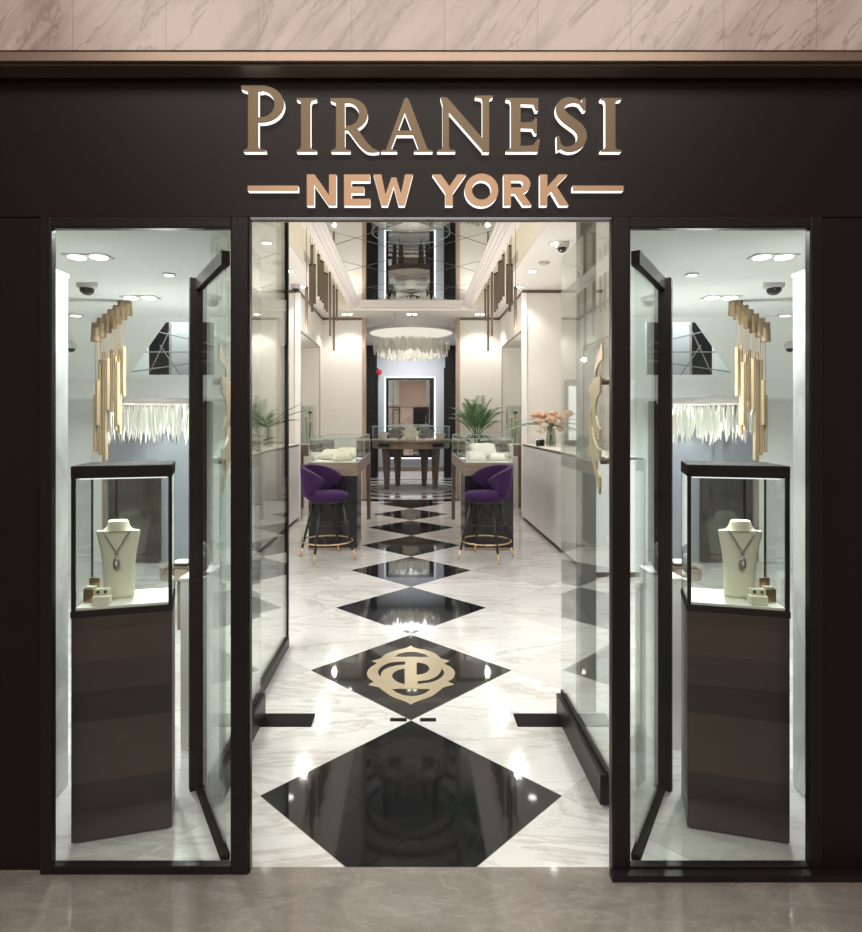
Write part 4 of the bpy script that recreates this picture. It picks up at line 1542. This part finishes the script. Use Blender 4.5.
    for x, y0, y1 in ((95.5, 395, 452), (100.5, 360, 455), (104, 352, 462), (108, 358, 410), (112, 350, 412), (116, 355, 430), (120, 345, 434), (124, 347, 396), (98, 380, 425), (106, 360, 460), (114, 352, 400), (118, 362, 425)):
        k = (x - 111)
        yy = -.05 * ((int(x * 3)) % 5) / 5
        a, b_ = pt(x, y0, d + yy), pt(x, y1, d + yy)
        bm = new(); tube(bm, [(a.x - c.x, yy, a.z - 2.40), (b_.x - c.x, yy, b_.z - 2.40)], .0135, 8)
        tb = obj('tube', bm, 'gold_tube', t_)
        bm = new(); tube(bm, [(a.x - c.x, yy, a.z - 2.40), (a.x - c.x, yy, -.12)], .0025, 5); obj('cord', bm, 'brass', tb)

    # ---- fittings
    p = pt(87, 256, 0)
    d1 = .81 * F / (CY - 256); twin_downlight(px(88, d1), d1, 2.36, 'twin downlight near the glass in the ceiling behind the %s' % W, .215, 5)
    d2 = .85 * F / (CY - 297); twin_downlight(px(140, d2), d2, 2.40, 'twin downlight further back in the ceiling behind the %s' % W, .24, 8)
    d3 = .81 * F / (CY - 274); downlight(px(169, d3), d3, 2.36, 'single round downlight near the middle of the ceiling behind the %s' % W, .035, 4)
    d4 = .85 * F / (CY - 315); downlight(px(76, d4), d4, 2.40, 'single round downlight by the outer wall behind the %s' % W, .055, 6)
    d5 = .85 * F / (CY - 281); dome_camera(px(87, d5), d5, 2.40, 'white dome camera on the ceiling behind the %s' % W, .058, .045)
    d6 = .55 * F / (CY - 343)
    c = pt(71, 341, 5.22); c.z = 2.40 - .45 / .8 * (.32)
    dome_camera(c.x, 5.22, c.z + .015, 'small dome camera on the sloped ceiling behind the %s' % W, .045, .055)
    # feather ring
    feather_lamp((px(156, 6.12), 6.12, 1.769), .42, .40, 'small cream feather chandelier at the back of the bay behind the %s' % W, n=200, hw=.013)
    # smoked mirror on the back wall
    t_ = thing('wall_mirror', 'dark framed smoked mirror on the blue wall behind the %s showcase' % side, 'mirror', (px(134, 6.55), BY - .004, 0))
    wM = abs(px(160, 6.55) - px(109, 6.55)) / 2
    za_, zb_ = EYE - (562 - CY) / F * 6.55, EYE - (472 - CY) / F * 6.55
    bm = new()
    for q in ((-wM, -wM + .07, za_, zb_), (wM - .07, wM, za_, zb_), (-wM + .07, wM - .07, zb_ - .07, zb_), (-wM + .07, wM - .07, za_, za_ + .07)):
        box(bm, q[0], q[1], -.05, 0, q[2], q[3])
    obj('frame', bm, 'smoked', t_)
    bm = new(); box(bm, -wM + .07, wM - .07, -.02, 0, za_ + .07, zb_ - .07); obj('mirror_glass', bm, 'darkmirror', t_)
    # round side table with a little glass box
    dT = 4.6
    c = pt(190, 575, dT)
    t_ = thing('side_table', 'round oak side table at the back of the bay behind the %s' % W, 'side table', (c.x + s * .05, dT, 0))
    h = EYE - (571 - CY) / F * (dT - .2)
    bm = new(); lathe(bm, [(0, h - .09), (.165, h - .09), (.17, h - .08), (.17, h), (0, h)], 32); obj('top', bm, 'oak', t_)
    for a in (40, 160, 280):
        bm = new(); tube(bm, [(.14 * cos(R(a)), .14 * sin(R(a)), 0), (.10 * cos(R(a)), .10 * sin(R(a)), h - .09)], [.018, .028], 8); obj('leg', bm, 'oakleg', t_)
    t3 = thing('display_box', 'small glass display box on the round side table of the %s' % W, 'display box', (c.x + s * .04, dT - .06, h))
    bm = new(); box(bm, -.09, .09, -.09, .09, .012, .14); obj('glass_cover', bm, 'caseglass', t3)
    bm = new(); box(bm, -.095, .095, -.095, .095, 0, .012); obj('base', bm, 'trimdark', t3)
    bm = new(); cushion(bm, (0, 0, .0125), .06, .05, .04); obj('cushion', bm, 'silk', t3, smooth=True)
    # white plinth past the angled glass
    d7 = 2.95
    a, b_ = sorted((px(222, d7), px(200, d7)))
    h7 = EYE - (578 - CY) / F * (d7 - .12)
    t_ = thing('display_plinth', 'white display plinth beyond the angled glass of the %s' % W, 'display plinth', ((a + b_) / 2 + s * .05, d7, 0))
    hw = (b_ - a) / 2
    bm = new(); box(bm, -hw, hw, -.12, .12, 0, h7 - .012); obj('body', bm, 'lacquer', t_)
    bm = new(); box(bm, -hw - .004, hw + .004, -.124, .124, h7 - .012, h7); obj('top', bm, 'cream', t_)
    t3 = thing('earring_display', 'dark oval jewellery display on the white plinth beyond the %s' % W, 'jewelry display', ((a + b_) / 2 + s * .05 - s * hw * .55, d7 - .05, h7))
    bm = new(); ball(bm, (0, 0, .085), .045, (.8, .45, 1.6), 12); obj('disc', bm, 'velour', t3, smooth=True)
    bm = new(); lathe(bm, [(0, 0), (.03, 0), (.03, .006), (.008, .01), (.008, .03), (0, .03)], 16); obj('foot', bm, 'silver', t3)
    bm = new(); ball(bm, (0, -.02, .10), .016, (1, .5, 1), 8); obj('stone', bm, 'gem', t3, smooth=True)
    # added spots away from the fittings brighten the bay
    cool = (.96, 1, .97)
    for x_, d_, pw in ((100, 2.30, 10), (160, 2.30, 10), (90, 2.8, 22), (150, 2.9, 34), (130, 3.5, 46), (180, 4.0, 60)):
        spot((px(x_, d_), d_, 2.31), pw, 165, .5, cool, .02)
    for x_ in (115, 150, 185):
        spot((px(x_, 5.95), 5.95, 1.74), 11, 165, .5, cool, .02)
    a, b_ = px(120, 5.85), px(215, 5.85)
    area(((a + b_) / 2, 5.8, 2.72), abs(b_ - a), .12, 7, cool)  # added area light that brightens the recess behind the slope
    area((bp.x, bp.y, zg1 - .02), .2, .1, 1.6, (1, .97, .88))


bay(-1)
bay(1)
def point_light(loc, power, col=(1, .94, .86)):
    l = bpy.data.lights.new('lamp', 'POINT')
    l.energy = power
    l.color = col
    l.shadow_soft_size = .02
    o = bpy.data.objects.new('point_glow', l)
    o.location = loc
    C.objects.link(o)


# lamps inside the feather chandeliers
point_light((0, RY, 3.2), 9)
for q in (lambda x: x, lambda x: 861 - x):
    point_light((ax(q(165), 4.15), 4.15, 1.60), 15, (.97, 1, .97))  # added point light beside the gold pendant, brightens the bay ceiling
    point_light((ax(q(156), 6.12), 6.12, 1.52), 7, (.97, 1, .97))
# added point lights below the tube pendants brighten ceiling, mouldings and walls
for s in (-1, 1):
    for y in (7.0, 8.4, 9.8):
        l = bpy.data.lights.new('lamp', 'POINT')
        l.energy = 17
        l.color = (1, .94, .86)
        l.shadow_soft_size = .025
        o = bpy.data.objects.new('point_glow', l)
        o.location = (s * 1.25, y, 2.55)
        C.objects.link(o)
# walls that close the niches towards the bays
plate('wall_return_left', 'cream', (-3.05, -1.85, 6.655, 6.70, 0, CE))
plate('wall_return_right', 'cream', (2.32, 3.05, 6.655, 6.70, 0, CE))

# ------------------------------------------------------------------ mall behind the camera
plate('wall_mall', 'fascia', (-7, 7, -9.1, -9, 0, 4.5))
plate('wall_mall_opening', 'blackpanel', (.15, 2.2, -9.0, -8.95, 0, 3.2))
plate('ceiling_mall', 'white', (-7, 7, -9, 1.97, 4.5, 4.55))
plate('wall_mall_left', 'fascia', (-7.1, -7, -9, 2.1, 0, 4.5))
plate('wall_mall_right', 'fascia', (7, 7.1, -9, 2.1, 0, 4.5))

# ------------------------------------------------------------------ light
area((0, 4.4, CE - .02), 1.7, 2.2, 8)                 # added unseen area light that brightens the front hall
area((0, 15.2, CE - .02), 1.4, 1.0, 58, (.98, .98, 1))   # added area light that brightens the rear alcove
area((0, -.6, 4.48), 4.5, 1.6, 112, (1, .93, .86))      # mall ceiling lights
area((0, -5, 4.48), 4.5, 2.0, 220, (1, .93, .86))

w = bpy.data.worlds.new('world')
bpy.context.scene.world = w
w.use_nodes = True
w.node_tree.nodes['Background'].inputs[0].default_value = (1, .95, .9, 1)
w.node_tree.nodes['Background'].inputs[1].default_value = .25

# repeats that are told apart by their labels still belong to one set
_top = [o for o in C.objects if o.parent is None and 'category' in o]
for o in _top:
    if 'group' not in o and sum(1 for q in _top if q['category'] == o['category']) > 1:
        o['group'] = {'cushion': 'jewellery cushions in the glass cases', 'downlight': 'ceiling downlights', 'bar stool': 'purple bar stools'}.get(o['category'], o['category'] + ' set')

# ------------------------------------------------------------------ camera
cam = bpy.data.cameras.new('camera')
co = bpy.data.objects.new('camera', cam)
C.objects.link(co)
co.location = (0, 0, EYE)
co.rotation_euler = (R(90), 0, 0)
cam.sensor_fit = 'HORIZONTAL'
cam.sensor_width = 36
cam.lens = 36 * F / 862
cam.shift_x = (431 - CX) / 862
cam.shift_y = -(466 - CY) / 862
cam.clip_start = .05
sc = bpy.context.scene
sc.camera = co
sc.view_settings.view_transform = 'Standard'
sc.view_settings.look = 'None'
sc.view_settings.exposure = 0.25
sc.view_settings.gamma = 1
sc.view_settings.use_curve_mapping = False
try:
    sc.cycles.use_denoising = True
    sc.cycles.transparent_max_bounces = 32
    sc.cycles.max_bounces = 10
    sc.cycles.glossy_bounces = 6
    sc.cycles.sample_clamp_indirect = 4
    sc.cycles.caustics_reflective = False
    sc.cycles.caustics_refractive = False
except Exception:
    pass
